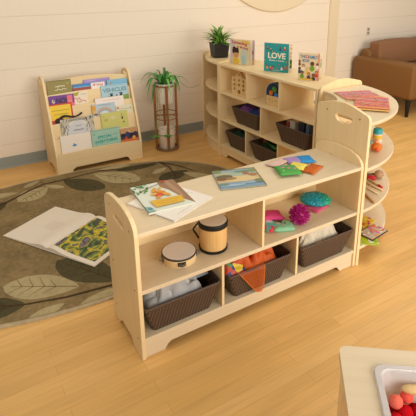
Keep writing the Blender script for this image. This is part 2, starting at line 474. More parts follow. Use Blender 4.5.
# ------------------------------------------------------------------ book display rack
FX0, FX1 = .157, .862
F = thing('book_rack', 'maple tiered book display rack against the block wall, covers facing out', 'book rack', (FX0, 2.085, 0))
FW = FX1-FX0
profF = [(0, 0), (0, .15), (.012, .20), (.092, .46), (.168, .69), (.180, .715), (.20, .734), (.23, .745), (.265, .745), (.315, .732), (.35, .705), (.366, .67), (.37, .63), (.37, 0), (.29, 0), (.255, .028), (.235, .035), (.11, .035), (.09, .028), (.075, 0)]
for x in (0, FW-.018):
    bm = BM(); prism(bm, profF, 'yz', x, x+.018, holes=[slot((.222, .69), (.285, .708), .013)]); finish(bm, 'side_panel', MW['z'], F, bevel=.0025)
top = [(.018, .02), (.018, .695)] + [(.018+(FW-.036)*i/16, .697+.027*math.sin(PI*i/16)) for i in range(1, 16)] + [(FW-.018, .695), (FW-.018, .02)]
# sloping back board
Mb = Matrix.Translation((0, .235, .03)) @ Matrix.Rotation(math.radians(4.0)*-1, 4, 'X')
bm = BM(); prism(bm, top, 'xz', 0, .010, mtx=Matrix.Translation((0, .205, .0))); finish(bm, 'back_board', MW['x'], F, bevel=.001)
TI = [(.168, .610), (.128, .508), (.088, .395), (.048, .285)]      # lip top (y, z) behind the front board
TILT = .15
for (ly, lz) in TI:
    a = math.atan(TILT)
    ln = .135
    pts = [(.018, -ln), (.018, -.004)] + [(.018+(FW-.036)*i/14, -.004+.010*math.sin(PI*i/14)) for i in range(1, 14)] + [(FW-.018, -.004), (FW-.018, -ln)]
    bm = BM(); prism(bm, pts, 'xz', 0, .008, mtx=Matrix.Translation((0, ly, lz)) @ Matrix.Rotation(-a, 4, 'X')); finish(bm, 'pocket_board', MW['x'], F, bevel=.001)
fr = [(.018, 0), (.018, .165)] + [(.018+(FW-.036)*i/14, .165+.012*math.sin(PI*i/14)) for i in range(1, 14)] + [(FW-.018, .165), (FW-.018, 0), (FW-.11, 0), (FW-.125, .03), (FW-.145, .042), (.145, .042), (.125, .03), (.11, 0)]
bm = BM(); prism(bm, fr, 'xz', .0, .012); finish(bm, 'front_board', MW['x'], F, bevel=.0015)
LIP = [(.168, .610), (.128, .508), (.088, .395), (.048, .285), (.012, .17)]
DROP = .085
for i, (ly, lz) in enumerate(LIP):          # ledge the books stand on
    yb = (LIP[i-1][0] if i else .205)
    bm = BM(); box(bm, .018, FW-.018, ly-(.006 if i < 4 else 0), yb-.012, lz-DROP-.012, lz-DROP); finish(bm, 'ledge', MW['x'], F)

def rack_book(row, x0, x1, ztop, art, cover, label, layer=0, t=.005, pages='#f1e6d2'):
    """a book leaning in pocket row 0..4; x in world metres"""
    ly, lz = LIP[row]
    zb = lz-DROP+.0005
    if row: py, pz = LIP[row-1]; yface = py-TILT*(pz-zb)
    else: yface = .205-.030; py, pz = .205, ztop
    h = (ztop-zb)/math.cos(math.atan(TILT))
    b = book('picture_book', label, x1-x0, h, t, cover, art, group='picture books in the display rack', pages=pages)
    yo = yface-.0015-layer*.0062
    put(b, (x0, 2.085+yo-0.0, zb), (1, 0, 0), (0, TILT, 1))
    # local z points to the viewer, back cover at local z=0
    return b

W_, K_ = '#f3ead9', '#26221f'
def a_olive(a):
    v0 = .45
    for k, (x0, x1, y) in enumerate(((.33, .72, .74), (.30, .78, .61))): a.scrawl(x0, x1, y, .035, .0045, '#e9e2c4', 22, k+3)
    a.ell(.85, .84, .06, .05, '#a99a4a'); a.line([(.02, .97), (.98, .97)], .003, '#6d6423')
rack_book(0, .190, .375, .712, a_olive, '#8c7f36', 'olive green picture book with two pale title lines at the left of the top row')
def a_purple2(a):
    a.rect(.0, .0, .5, .75, '#5a86bd'); a.rect(.5, 0, 1, .8, '#efe6dd'); a.scrawl(.55, .92, .62, .07, .006, '#c84a62', 9, 4)
    a.line([(.02, .95), (.98, .95)], .004, '#9c86c4')
rack_book(0, .473, .690, .690, lambda a: (a.line([(.03, .9), (.97, .9)], .004, '#8d78b4'), a.ell(.3, .93, .2, .02, '#c3b2dc')), '#a48dc6', 'lavender picture book behind the others in the top row', 0)
def a_blue(a):
    a.poly([(0, .86), (.25, .9), (.5, .86), (.8, .93), (1, .93), (1, 1), (0, 1)], '#3f7fc0'); a.rect(0, .0, 1, .80, '#9c4a3a'); a.poly([(0, .80), (.55, .8), (.55, .86), (0, .84)], '#5fb0d8')
    a.rect(.56, .0, 1, .985, '#efe4da'); a.line([(.62, .90), (.66, .80), (.70, .92)], .006, '#c7344f'); a.ell(.78, .85, .045, .05, '#c7344f'); a.ell(.78, .85, .022, .025, '#efe4da')
    a.line([(.85, .9), (.86, .8), (.92, .8), (.93, .9)], .006, '#c7344f')
rack_book(0, .384, .640, .664, a_blue, '#4d8fca', 'blue and white picture book with red lettering low in the top row', 1)
def a_lblue(a):
    a.ell(.2, .82, .07, .05, '#b98a5e'); a.scrawl(.35, .85, .86, .03, .004, '#8fb9d6', 16, 8); a.rect(0, 0, 1, .66, '#5d93b5'); a.rect(0, 0, .03, 1, '#3f5f80')
rack_book(0, .655, .832, .668, a_lblue, '#78b5d4', 'light blue picture book at the right end of the top row', 1)
# row 2
def a_purple(a):
    a.poly([(.25, .42), (.42, .56), (1, .62), (1, 0), (.0, 0)], '#e46a92'); a.rect(.72, .52, .93, .96, '#e8707f')
    a.text('NO!', .50, .76, .42, K_, hgt=.26); a.ell(.17, .76, .055, .085, '#e9e0d0'); a.ell(.15, .74, .035, .05, '#e0b23b'); a.ell(.19, .79, .03, .05, '#4e83b9')
    a.line([(.76, .58), (.9, .58)], .004, '#f3b0a8'); a.line([(.76, .7), (.9, .7)], .004, '#f3b0a8')
    a.rect(.0, .36, 1, .47, '#e9d6dd')
rack_book(1, .184, .376, .600, a_purple, '#6e2d8d', 'purple and pink picture book with black lettering in the second row', 1)
def a_rabbit(a):
    a.poly([(0, .96), (.55, 1), (.40, .84), (0, .82)], '#a9a52f'); a.poly([(.0, .86), (.2, .9), (.3, .84), (0, .8)], '#d9c23c')
    a.scrawl(.18, .6, .72, .075, .005, '#cf6a5a', 12, 11); a.scrawl(.35, .9, .60, .06, .005, '#cf6a5a', 14, 12); a.scrawl(.6, .92, .9, .03, .004, '#a6a79a', 8, 3)
rack_book(1, .350, .486, .606, a_rabbit, '#ecdcc2', 'cream picture book with red handwritten title in the second row', 0)
def a_veh(a):
    a.rect(0, 0, 1, .52, '#5d7d38'); a.poly([(0, .52), (.3, .56), (.6, .53), (1, .57), (1, .4), (0, .4)], '#7fa04a')
    a.text('VEHICLES', .5, .80, .88, '#6d93a6', hgt=.16)
    for x in (.36, .72): a.ell(x, .56, .05, .07, K_); a.ell(x, .64, .07, .03, '#5a4a3f')
    a.ell(.55, .56, .03, .045, '#7d4a3f'); a.line([(.05, .965), (.95, .965)], .003, '#8fb6c4')
rack_book(1, .598, .828, .630, a_veh, '#a9cbd6', 'pale blue picture book with dark wheels on green grass in the second row', 0)
# row 3
def a_yel(a):
    a.rect(.93, 0, 1, 1, '#cf4030'); a.rect(0, .955, 1, 1, '#cf4030'); a.rect(0, .0, .93, .46, '#c5402f')
    a.scrawl(.08, .86, .78, .012, .0035, '#8b7a22', 26, 21); a.scrawl(.15, .80, .65, .012, .0035, '#8b7a22', 22, 22)
    a.ell(.35, .44, .2, .09, '#7a2a1f')
rack_book(2, .176, .348, .540, a_yel, '#f0c92c', 'yellow picture book with a red border at the left of the third row', 0)
def a_wave(a): pass
# black die-cut swoosh book edge standing in front of the yellow book
sw = thing('cardboard_swoosh', 'wavy black cut-out lying across the yellow book in the display rack', 'cut-out', (.205, 2.085+.0895, .362))
up = [(0, .055), (.02, .064), (.045, .084), (.07, .092), (.095, .088), (.125, .077), (.16, .073), (.185, .082), (.205, .096), (.212, .094)]
lo = [(.212, .082), (.2, .076), (.18, .066), (.15, .060), (.12, .062), (.095, .07), (.07, .072), (.045, .064), (.025, .05), (.02, -.04), (0, -.04)]
bm = BM(); prism(bm, up+lo, 'xz', 0, .0022); finish(bm, 'sheet', paint('#2b2522', .6), sw); sw.rotation_euler = (-math.atan(TILT), 0, 0)
def a_white3(a):
    a.scrawl(.25, .85, .90, .012, .003, '#d3a89a', 24, 31); a.scrawl(.3, .6, .80, .012, .003, '#c9c2b4', 18, 32)
rack_book(2, .532, .772, .540, a_white3, '#f2e5da', 'white picture book with a faint title behind the rainbow book', 0)
def a_rain(a):
    for r, c in ((.40, '#c69a7d'), (.36, '#d4b68f'), (.32, '#8fa9c2'), (.27, '#d7dfe4')):
        a.poly([(.52+r*math.cos(PI*i/18), .40+r*1.05*math.sin(PI*i/18)) for i in range(19)], c)
    a.rect(0, .72, .16, .95, '#e0a13a'); a.ell(.08, .66, .08, .1, '#e2b36a'); a.ell(.12, .56, .1, .03, '#3a3531'); a.scrawl(.3, .8, .92, .03, .004, '#7d93a8', 10, 5)
rack_book(2, .498, .690, .497, a_rain, '#bccbd2', 'pale blue picture book with a rainbow arch in the third row', 1)
def a_green3(a):
    a.ell(.12, .86, .08, .05, '#c9705e'); a.scrawl(.2, .8, .78, .035, .003, '#9fa58b', 18, 41); a.ell(.85, .8, .03, .06, '#a9ad4a')
rack_book(2, .693, .842, .462, a_green3, '#e3dcbf', 'cream picture book with faint sketches at the right of the third row', 1)
# row 4
def a_bw(a):
    r = random.Random(5)
    a.ell(.5, .42, .40, .52, '#e3ddcf', 24); a.ell(.5, .46, .33, .42, '#d3d2d2', 24)
    for k in range(46):
        x = r.random()*.24 if k % 2 else .76+r.random()*.24; y = .35+r.random()*.6
        a.line([(x, y), (x+.05*(r.random()-.5), y+.1)], .004, r.choice(['#3c3a37', '#57544f', '#b9b2a3']))
    for k in range(14):
        x = .24+.04*k; a.line([(x, .9), (x+.03, .98)], .003, '#57544f')
    a.scrawl(.42, .6, .72, .012, .003, '#77727a', 12, 6); a.scrawl(.36, .66, .58, .02, .004, '#77727a', 16, 7)
rack_book(3, .235, .495, .420, a_bw, '#c9c0ab', 'black and white picture book with a scribbled dark border in the fourth row', 0)
def a_yg(a):
    a.ell(.45, .8, .1, .06, '#dcd2a0'); a.ell(.2, .74, .06, .05, '#b8b45a'); a.line([(.78, .9), (.8, .7)], .004, '#4f4a2a'); a.ell(.79, .74, .035, .05, '#43402a'); a.ell(.83, .58, .025, .035, '#43402a')
    a.line([(.1, .9), (.14, .66)], .003, '#a9a84f'); a.rect(.0, 0, .04, 1, '#c4c165')
rack_book(3, .553, .780, .420, a_yg, '#cfcb76', 'yellow green picture book with small dark figures in the fourth row', 0)
# row 5
def a_w5(a):
    a.ell(.44, .60, .07, .035, '#3f8fc4'); a.ell(.43, .64, .03, .04, '#3f8fc4')
rack_book(4, .211, .447, .300, a_w5, '#efe3d3', 'white picture book with a tiny blue mark at the left of the bottom row', 0)
def a_teal(a):
    a.text('SPECIAL', .46, .72, .5, '#1f9a93', hgt=.105, rot=.03); a.text('EVERYTHING', .5, .55, .78, '#1f9a93', hgt=.12, rot=.03)
    a.line([(.0, .97), (1, .97)], .003, '#7a9a86'); a.ell(.1, .84, .03, .02, '#5e8f86'); a.line([(.75, .75), (.95, .77)], .003, '#1f9a93')
rack_book(4, .452, .688, .303, a_teal, '#a2c7b2', 'sea green picture book with teal block lettering in the bottom row', 0)
def a_dark(a):
    a.rect(0, 0, 1, .52, '#d9713a'); a.rect(0, .78, 1, 1, '#c99a6a')
    for x, y, r_, c in ((.15, .7, .12, '#2a2438'), (.4, .74, .14, '#38406a'), (.62, .66, .12, '#2a2438'), (.85, .72, .12, '#34304e'), (.3, .58, .08, '#b9533a'), (.75, .56, .1, '#e9a24a'), (.5, .86, .05, '#e2c28a')): a.ell(x, y, r_, r_*.8, c)
rack_book(4, .692, .842, .276, a_dark, '#4a3b44', 'dark orange and navy picture book at the right end of the bottom row', 0)

# ------------------------------------------------------------------ rug
def rug():
    def mat_rug(nm, h, amt=.28):
        m = bpy.data.materials.new(nm); nt, N, L, b = nodes_of(m)
        tc = N.new('ShaderNodeTexCoord'); nz = N.new('ShaderNodeTexNoise'); nz.inputs['Scale'].default_value = 55; nz.inputs['Detail'].default_value = 6
        n2 = N.new('ShaderNodeTexNoise'); n2.inputs['Scale'].default_value = 6; n2.inputs['Detail'].default_value = 3
        L.new(tc.outputs['Object'], nz.inputs['Vector']); L.new(tc.outputs['Object'], n2.inputs['Vector'])
        ad = N.new('ShaderNodeMath'); ad.operation = 'MULTIPLY_ADD'; ad.inputs[1].default_value = .5; L.new(n2.outputs['Fac'], ad.inputs[0])
        hf = N.new('ShaderNodeMath'); hf.operation = 'MULTIPLY'; hf.inputs[1].default_value = .5; L.new(nz.outputs['Fac'], hf.inputs[0]); L.new(hf.outputs[0], ad.inputs[2])
        mx = N.new('ShaderNodeMix'); mx.data_type = 'RGBA'; c = srgb(h)
        mr = N.new('ShaderNodeMapRange'); mr.inputs[1].default_value = .35; mr.inputs[2].default_value = .65
        L.new(ad.outputs[0], mr.inputs[0]); L.new(mr.outputs[0], mx.inputs[0])
        mx.inputs[6].default_value = tuple([v*(1-amt) for v in c[:3]]+[1]); mx.inputs[7].default_value = tuple([v*(1+amt) for v in c[:3]]+[1])
        L.new(mx.outputs[2], b.inputs['Base Color']); b.inputs['Roughness'].default_value = .95; b.inputs['Specular IOR Level'].default_value = .05
        bp = N.new('ShaderNodeBump'); bp.inputs['Strength'].default_value = .5; bp.inputs['Distance'].default_value = .003
        nb = N.new('ShaderNodeTexNoise'); nb.inputs['Scale'].default_value = 260; L.new(tc.outputs['Object'], nb.inputs['Vector'])
        L.new(nb.outputs['Fac'], bp.inputs['Height']); L.new(bp.outputs['Normal'], b.inputs['Normal'])
        return m
    mats = [mat_rug('rug_brown', '#8d7853'), mat_rug('rug_beige', '#b3a279', .14), mat_rug('rug_dark', '#575037', .2), mat_rug('rug_stem', '#4f3f2b', .15), mat_rug('rug_binding', '#b9a684', .15), mat_rug('rug_vein', '#7d6a47', .12)]
    cx, cy, a, b, e = .13, 1.265, 1.235, .828, 2.25
    bm = BM()
    def ring(k, z, n=120):
        out = []
        for i in range(n):
            t_ = 2*PI*i/n; ct, st = math.cos(t_), math.sin(t_)
            x = math.copysign(abs(ct)**(2/e), ct)*(a-k); y = math.copysign(abs(st)**(2/e), st)*(b-k)
            out.append(bm.verts.new((x, y, z)))
        return out
    R = [ring(0, 0), ring(0, .008), ring(.004, .010), ring(.018, .010), ring(.019, .0095)]
    for q, (A_, B_) in enumerate(zip(R, R[1:])):
        for i in range(120):
            f = bm.faces.new([A_[i], A_[(i+1) % 120], B_[(i+1) % 120], B_[i]]); f.material_index = 4
    f = bm.faces.new(R[-1]); f.material_index = 0
    f = bm.faces.new(R[0]); f.material_index = 0
    zc = [.0098]
    def inside(x, y):
        return (abs(x-cx)/(a-.022))**e + (abs(y-cy)/(b-.022))**e <= 1
    def clampin(x, y):
        s = ((abs(x-cx)/(a-.022))**e + (abs(y-cy)/(b-.022))**e)**(1/e)
        if s > 1: return cx+(x-cx)/s, cy+(y-cy)/s
        return x, y
    def flat(pts, mi):
        zc[0] += .00002
        f = bm.faces.new([bm.verts.new((*(lambda q: (q[0]-cx, q[1]-cy))(clampin(*p)), zc[0])) for p in pts]); f.material_index = mi
    def strip(pts, w, mi):
        n = len(pts); l, r_ = [], []
        for i, p in enumerate(pts):
            p0, p1 = pts[max(i-1, 0)], pts[min(i+1, n-1)]
            dx, dy = p1[0]-p0[0], p1[1]-p0[1]; d = math.hypot(dx, dy) or 1
            ww = w*(1-.55*i/(n-1))
            l.append((p[0]-dy/d*ww, p[1]+dx/d*ww)); r_.append((p[0]+dy/d*ww, p[1]-dx/d*ww))
        zc[0] += .00002
        L_ = [bm.verts.new((clampin(*p)[0]-cx, clampin(*p)[1]-cy, zc[0])) for p in l]; R_ = [bm.verts.new((clampin(*p)[0]-cx, clampin(*p)[1]-cy, zc[0])) for p in r_]
        for i in range(n-1):
            try: f = bm.faces.new([L_[i], L_[i+1], R_[i+1], R_[i]]); f.material_index = mi
            except ValueError: pass
    def leaf(tip, base, wid, mi, vein=True, bend=0):
        t0, b0 = Vector(tip), Vector(base); d = b0-t0; ln = d.length; d.normalize(); nrm = Vector((-d.y, d.x))
        up, dn = [], []
        for i in range(15):
            s = i/14; w = wid*math.sin(PI*s**.85)**.8
            c = t0+d*ln*s+nrm*bend*math.sin(PI*s)
            up.append(tuple(c+nrm*w)); dn.append(tuple(c-nrm*w))
        flat(up+dn[::-1][1:-1], mi)
        if vein:
            vm = 5 if mi == 1 else 3
            mid = [tuple(t0+d*ln*s+nrm*bend*math.sin(PI*s)) for s in (.97, .7, .45, .25, .1)]
            strip(mid, .004, vm)
            for s in (.25, .4, .55, .7):
                c = t0+d*ln*s+nrm*bend*math.sin(PI*s)
                for sg in (1, -1):
                    e_ = c-d*ln*.13+nrm*sg*wid*math.sin(PI*s**.85)**.8*.72
                    strip([tuple(c), tuple((c+e_)/2-d*ln*.01), tuple(e_)], .0028, vm)
    leaf((-.41, .815), (-.085, .612), .098, 1)
    leaf((-.62, .70), (-.335, .612), .088, 2)
    leaf((-.36, .484), (-.18, .522), .035, 1, False)
    leaf((-.13, .90), (.10, .55), .10, 2)
    leaf((-.14, .450), (.10, .50), .036, 1, False)
    strip([(.35, .50), (.20, .525), (.049, .534), (-.165, .562), (-.344, .614), (-.46, .67)], .011, 3)
    leaf((.52, .85), (.22, .60), .09, 1); leaf((.62, .52), (.40, .51), .04, 2, False)
    leaf((-.185, 1.755), (.036, 1.905), .088, 1)
    leaf((-.115, 1.975), (.012, 2.05), .026, 1, False)
    leaf((.14, 1.82), (.03, 1.935), .03, 1, False)
    leaf((.385, 1.645), (.165, 1.965), .095, 2)
    leaf((.66, 1.64), (.40, 1.95), .105, 1)
    leaf((.70, 1.975), (.45, 2.005), .03, 1, False)
    leaf((.785, 1.70), (.93, 1.765), .034, 1, False)
    leaf((.56, 1.915), (.915, 1.875), .05, 2)
    leaf((.78, 1.57), (1.05, 1.62), .075, 2)
    leaf((1.16, 1.35), (1.0, 1.6), .05, 1, False)
    leaf((-.44, 1.70), (-.25, 1.80), .07, 2)
    leaf((-.40, 1.93), (-.16, 1.91), .045, 1, False)
    leaf((-.75, 1.45), (-.62, 1.78), .09, 1); leaf((-.9, 1.1), (-.7, .8), .09, 2)
    strip([(-.62, 1.62), (-.302, 1.764), (-.084, 1.904), (.027, 1.965), (.141, 1.963), (.456, 1.986), (.672, 1.905), (.923, 1.905)], .010, 3)
    strip([(.923, 1.905), (.955, 1.768), (.92, 1.55)], .009, 3); strip([(.923, 1.905), (1.03, 1.74), (1.09, 1.58)], .009, 3)
    o = finish(bm, 'area_rug', mats, loc=(cx, cy, 0))
    # keep printed leaves facing up
    for p in o.data.polygons:
        if p.normal.z < -.5 and p.center.z > .005: p.flip()
    tag(o, 'oval brown rug with beige and dark leaf pattern lying on the wood floor', 'rug')
rug()

# ------------------------------------------------------------------ open picture book on the rug
ob = thing('open_picture_book', 'large white picture book lying open on the brown rug, painting on its right page', 'book')
S0, S1 = Vector((-.154, 1.028)), Vector((.194, 1.239)); sd = (S1-S0).normalized(); SL = (S1-S0).length
ld = Vector((-sd.y, sd.x))
zr = .0132
def pagefield(bm, sign, w, mi, under=False):
    n = 14; m_ = 6; top = []
    for i in range(n+1):
        u = i/n
        z = .004+.016*math.exp(-((u-.13)/.16)**2)*(1 if u > .02 else .5)+.008*(1-u)
        row = []
        for j in range(m_+1):
            row.append(bm.verts.new((sign*u*w, j/m_*SL, z)))
        top.append(row)
    for i in range(n):
        for j in range(m_):
            f = bm.faces.new([top[i][j], top[i+1][j], top[i+1][j+1], top[i][j+1]]); f.material_index = mi
    bot = [[bm.verts.new((v.co.x, v.co.y, .0012)) for v in r] for r in top]
    for i in range(n):
        for j in (0, m_): bm.faces.new([top[i][j], top[i+1][j], bot[i+1][j], bot[i][j]])
        for j in range(m_): bm.faces.new([bot[i][j], bot[i+1][j], bot[i+1][j+1], bot[i][j+1]])
    for i in (0, n):
        for j in range(m_): bm.faces.new([top[i][j], top[i][j+1], bot[i][j+1], bot[i][j]])
    return lambda u, y, dz=.0004: (sign*u*w, y*SL, .004+.016*math.exp(-((u-.13)/.16)**2)+.008*(1-u)+dz)
PWH = paint('#efe2cf', .75, .15)
art_m = bpy.data.materials.new('garden_painting'); nt, N, L, b = nodes_of(art_m)
tc = N.new('ShaderNodeTexCoord'); mp = N.new('ShaderNodeMapping'); mp.inputs['Scale'].default_value = (20, 13, 20); mp.inputs['Rotation'].default_value = (0, 0, .5)
nz = N.new('ShaderNodeTexNoise'); nz.inputs['Scale'].default_value = 1; nz.inputs['Detail'].default_value = 3; nz.inputs['Distortion'].default_value = .7
cr = N.new('ShaderNodeValToRGB'); cr.color_ramp.interpolation = 'CONSTANT'
stops = [(0, '#5d4f4a'), (.34, '#394a2c'), (.42, '#6d7f3a'), (.48, '#b9a53a'), (.525, '#e2c927'), (.565, '#55683c'), (.61, '#8d7480'), (.66, '#3c4830')]
cr.color_ramp.elements[0].color = srgb(stops[0][1]); cr.color_ramp.elements[1].position = stops[1][0]; cr.color_ramp.elements[1].color = srgb(stops[1][1])
for p, c in stops[2:]:
    e_ = cr.color_ramp.elements.new(p); e_.color = srgb(c)
L.new(tc.outputs['Object'], mp.inputs['Vector']); L.new(mp.outputs[0], nz.inputs['Vector']); L.new(nz.outputs['Fac'], cr.inputs[0]); L.new(cr.outputs[0], b.inputs['Base Color'])
b.inputs['Roughness'].default_value = .6
bm = BM(); box(bm, -.356, .350, -.002, SL+.002, 0, .0012); finish(bm, 'cover', paint('#e9dcc6', .5), ob)
bm = BM(); q = pagefield(bm, -1, .353, 0)
r = random.Random(3)
for k in range(7):
    y = .62-.035*k; x0 = .30+.02*r.random(); x1 = .62-.05*r.random()
    pts = [q(x0+(x1-x0)*i/6, y, .0005) for i in range(7)]; pts2 = [(p[0], p[1]+.003, p[2]) for p in pts]
    va = [bm.verts.new(p) for p in pts]; vb = [bm.verts.new(p) for p in pts2]
    for i in range(6): f = bm.faces.new([va[i], va[i+1], vb[i+1], vb[i]]); f.material_index = 1
finish(bm, 'page', [PWH, paint('#d6c8b2', .75)], ob, smooth=True, auto=40)
bm = BM(); q = pagefield(bm, 1, .347, 0)
us = [.07+.86*i/16 for i in range(17)]
va = [bm.verts.new(q(u, .075, .0006)) for u in us]; vb = [bm.verts.new(q(u, .93, .0006)) for u in us]
for i in range(16): f = bm.faces.new([va[i], va[i+1], vb[i+1], vb[i]]); f.material_index = 1
finish(bm, 'page', [PWH, art_m], ob, smooth=True, auto=40)
put(ob, (S0.x, S0.y, zr), (-ld.x, -ld.y, 0), (sd.x, sd.y, 0))

# ------------------------------------------------------------------ baskets
def basket_material(h0, h1):
    m = bpy.data.materials.new('woven_dark_wicker'); nt, N, L, b = nodes_of(m)
    tc = N.new('ShaderNodeTexCoord'); sp = N.new('ShaderNodeSeparateXYZ'); L.new(tc.outputs['Object'], sp.inputs[0])
    def M_(op, a, b2=None, c=None):
        n = N.new('ShaderNodeMath'); n.operation = op
        for i, v in enumerate((a, b2, c)):
            if v is None: continue
            if isinstance(v, (int, float)): n.inputs[i].default_value = v
            else: L.new(v, n.inputs[i])
        return n.outputs[0]
    u = M_('ADD', sp.outputs['X'], sp.outputs['Y'])
    s1 = M_('SINE', M_('MULTIPLY', u, 2*PI/.015)); row = M_('FLOOR', M_('MULTIPLY', sp.outputs['Z'], 1/.0065))
    sgn = M_('SUBTRACT', M_('MULTIPLY', M_('MODULO', row, 2.0), 2.0), 1.0)
    alt = M_('MULTIPLY', s1, sgn)
    zf = M_('ABSOLUTE', M_('SINE', M_('MULTIPLY', sp.outputs['Z'], PI/.0065)))
    hgt = M_('MULTIPLY_ADD', M_('MULTIPLY', M_('MULTIPLY_ADD', alt, .5, .5), zf), .4, M_('MULTIPLY', M_('MULTIPLY_ADD', s1, .5, .5), .6))
    mx = N.new('ShaderNodeMix'); mx.data_type = 'RGBA'; mx.inputs[6].default_value = srgb(h0); mx.inputs[7].default_value = srgb(h1)
    L.new(hgt, mx.inputs[0]); L.new(mx.outputs[2], b.inputs['Base Color'])
    bp = N.new('ShaderNodeBump'); bp.inputs['Strength'].default_value = .9; bp.inputs['Distance'].default_value = .004; L.new(hgt, bp.inputs['Height']); L.new(bp.outputs['Normal'], b.inputs['Normal'])
    b.inputs['Roughness'].default_value = .5; b.inputs['Specular IOR Level'].default_value = .35
    return m
WICK = basket_material('#33261d', '#735a47')
WICKRIM = paint('#5a4536', .5, .35, .25, 120, .6)
def basket(label, loc, rz, lx=.36, ly=.258, bx=.275, by=.205, h=.130):
    t_ = thing('wicker_basket', label, 'basket', loc, rz, 'dark woven baskets on the shelves')
    bm = BM()
    def rr(x, y, z, r=.016):
        pts = []
        for sx, sy, a0 in ((1, 1, 0), (-1, 1, 90), (-1, -1, 180), (1, -1, 270)):
            for k in range(4):
                a = math.radians(a0+30*k); pts.append(bm.verts.new((sx*(x/2-r)+r*math.cos(a), sy*(y/2-r)+r*math.sin(a), z)))
        return pts
    L_ = [rr(bx, by, 0), rr(lx, ly, h), rr(lx-.012, ly-.012, h), rr(bx-.012, by-.012, .006)]
    for A_, B_ in zip(L_, L_[1:]):
        for i in range(16): bm.faces.new([A_[i], A_[(i+1) % 16], B_[(i+1) % 16], B_[i]])
    bm.faces.new(L_[0]); bm.faces.new(L_[-1])
    finish(bm, 'basket_body', WICK, t_)
    bm = BM(); pts = []
    for sx, sy, a0 in ((1, 1, 0), (-1, 1, 90), (-1, -1, 180), (1, -1, 270)):
        for k in range(4):
            a = math.radians(a0+30*k); r = .018; pts.append((sx*(lx/2-.004-r)+r*math.cos(a), sy*(ly/2-.004-r)+r*math.sin(a), h))
    tube(bm, pts, .0055, 8, closed=True); finish(bm, 'basket_rim', WICKRIM, t_, smooth=True)
    return t_
BZ = .1015
B1 = basket('dark woven basket of grey cloth in the left compartment of the low shelf', (.200, .127, BZ), 0)
B2 = basket('dark woven basket of orange scarves in the middle compartment of the low shelf', (.597, .127, BZ), 0)
B3 = basket('dark woven basket of cream fleece in the right compartment of the low shelf', (1.009, .127, BZ), 0)
def cbasket(label, u, z, v=.142, s=1.0, lx=.355, bx=.27):
    p = cpos(u, v, z); return basket(label, (p.x, p.y, z), CROT, lx=lx*s, bx=bx*s)
B4 = cbasket('dark woven basket with purple cloth on the middle tier of the tall shelf', .30, .3415)
B5 = cbasket('dark woven basket of books and boxes on the middle tier near the corner', .845, .3415)
B6 = cbasket('dark woven basket at the left end of the lowest tier of the tall shelf', .175, .1085, lx=.285, bx=.21)
B7 = cbasket('dark woven basket with green leaves peeking out on the lowest tier', .530, .1085, lx=.33, bx=.25)

def heap(name, label, cat, loc, lx, ly, h, mat, seed, rz=0, fold=9, n=56, group=None, base=.0, thick=.0035, lump=.5):
    """crumpled cloth: height field with sharp folds, given thickness"""
    bm = BM(); off = Vector((seed*3.7, seed*1.9, seed*.7)); rows = []
    for i in range(n+1):
        row = []
        for j in range(n+1):
            u, v = i/n*2-1, j/n*2-1
            env = max(0, (1-abs(u)**6))*max(0, (1-abs(v)**6))
            p = Vector((u*lx*fold, v*ly*fold*1.5, 0))*2.1+off
            rid = 1-abs(noise.noise(p))*2.0
            big = noise.noise(p*.35+off)*.5+.5
            z = base+h*env*(.18+lump*1.15*big+.75*max(0, rid-.15)*env)/1.1
            dx = noise.noise(p*.8+Vector((5, 5, 5)))*.018; dy = noise.noise(p*.8+Vector((9, 2, 1)))*.018
            row.append(bm.verts.new((u*lx/2+dx*env, v*ly/2+dy*env, z)))
        rows.append(row)
    for i in range(n):
        for j in range(n): bm.faces.new([rows[i][j], rows[i+1][j], rows[i+1][j+1], rows[i][j+1]])
    o = finish(bm, name, mat, smooth=True, loc=loc, rot=(0, 0, rz))
    sd_ = o.modifiers.new('Solidify', 'SOLIDIFY'); sd_.thickness = thick; sd_.offset = -1
    tag(o, label, cat, group)
    return o
GREY = paint('#b3b2b0', .9, .1, .06, 140, .15, 'grey_cloth')
heap('cloth_bundle', 'pale grey crumpled cloth filling the left basket of the low shelf', 'cloth', (.175, .125, BZ+.085), .27, .215, .122, GREY, 2, fold=4.6)
heap('cloth_bundle', 'lighter grey rumpled cloth bulging over the pale grey one in the left basket', 'cloth', (.205, .105, BZ+.118), .15, .14, .072, paint('#c4c3c0', .9, .1, .06, 140, .15), 17, fold=7)
heap('folded_cloth', 'blue grey folded cloth on the right side of the left basket', 'cloth', (.290, .165, BZ+.125), .145, .15, .070, paint('#8f959b', .9, .1, .08, 120), 5, fold=7)
heap('dark_cloth', 'black cloth at the back left of the left basket on the low shelf', 'cloth', (.135, .212, BZ+.120), .20, .07, .062, paint('#2c2a2b', .9, .1), 8, fold=6)
ORANGE = bpy.data.materials.new('sheer_orange'); nt, N, L, b = nodes_of(ORANGE)
b.inputs['Base Color'].default_value = srgb('#d9611c'); b.inputs['Roughness'].default_value = .5
out = N['Material Output']; tr = N.new('ShaderNodeBsdfTransparent'); tr.inputs[0].default_value = (1, .85, .7, 1); ms = N.new('ShaderNodeMixShader'); ms.inputs[0].default_value = .45
L.new(tr.outputs[0], ms.inputs[1]); L.new(b.outputs[0], ms.inputs[2]); L.new(ms.outputs[0], out.inputs[0])
ORSOLID = paint('#c9591e', .55, .3, .12, 40)
sc = thing('orange_scarf', 'sheer orange scarf heaped in the middle basket, one corner hanging over its rim', 'scarf', (.597, .127, BZ))
h_ = heap('scarf_heap', None, None, (-.01, -.012, .088), .27, .2, .118, ORSOLID, 11, fold=5); h_.parent = sc
bm = BM()
n = 14; rows = []
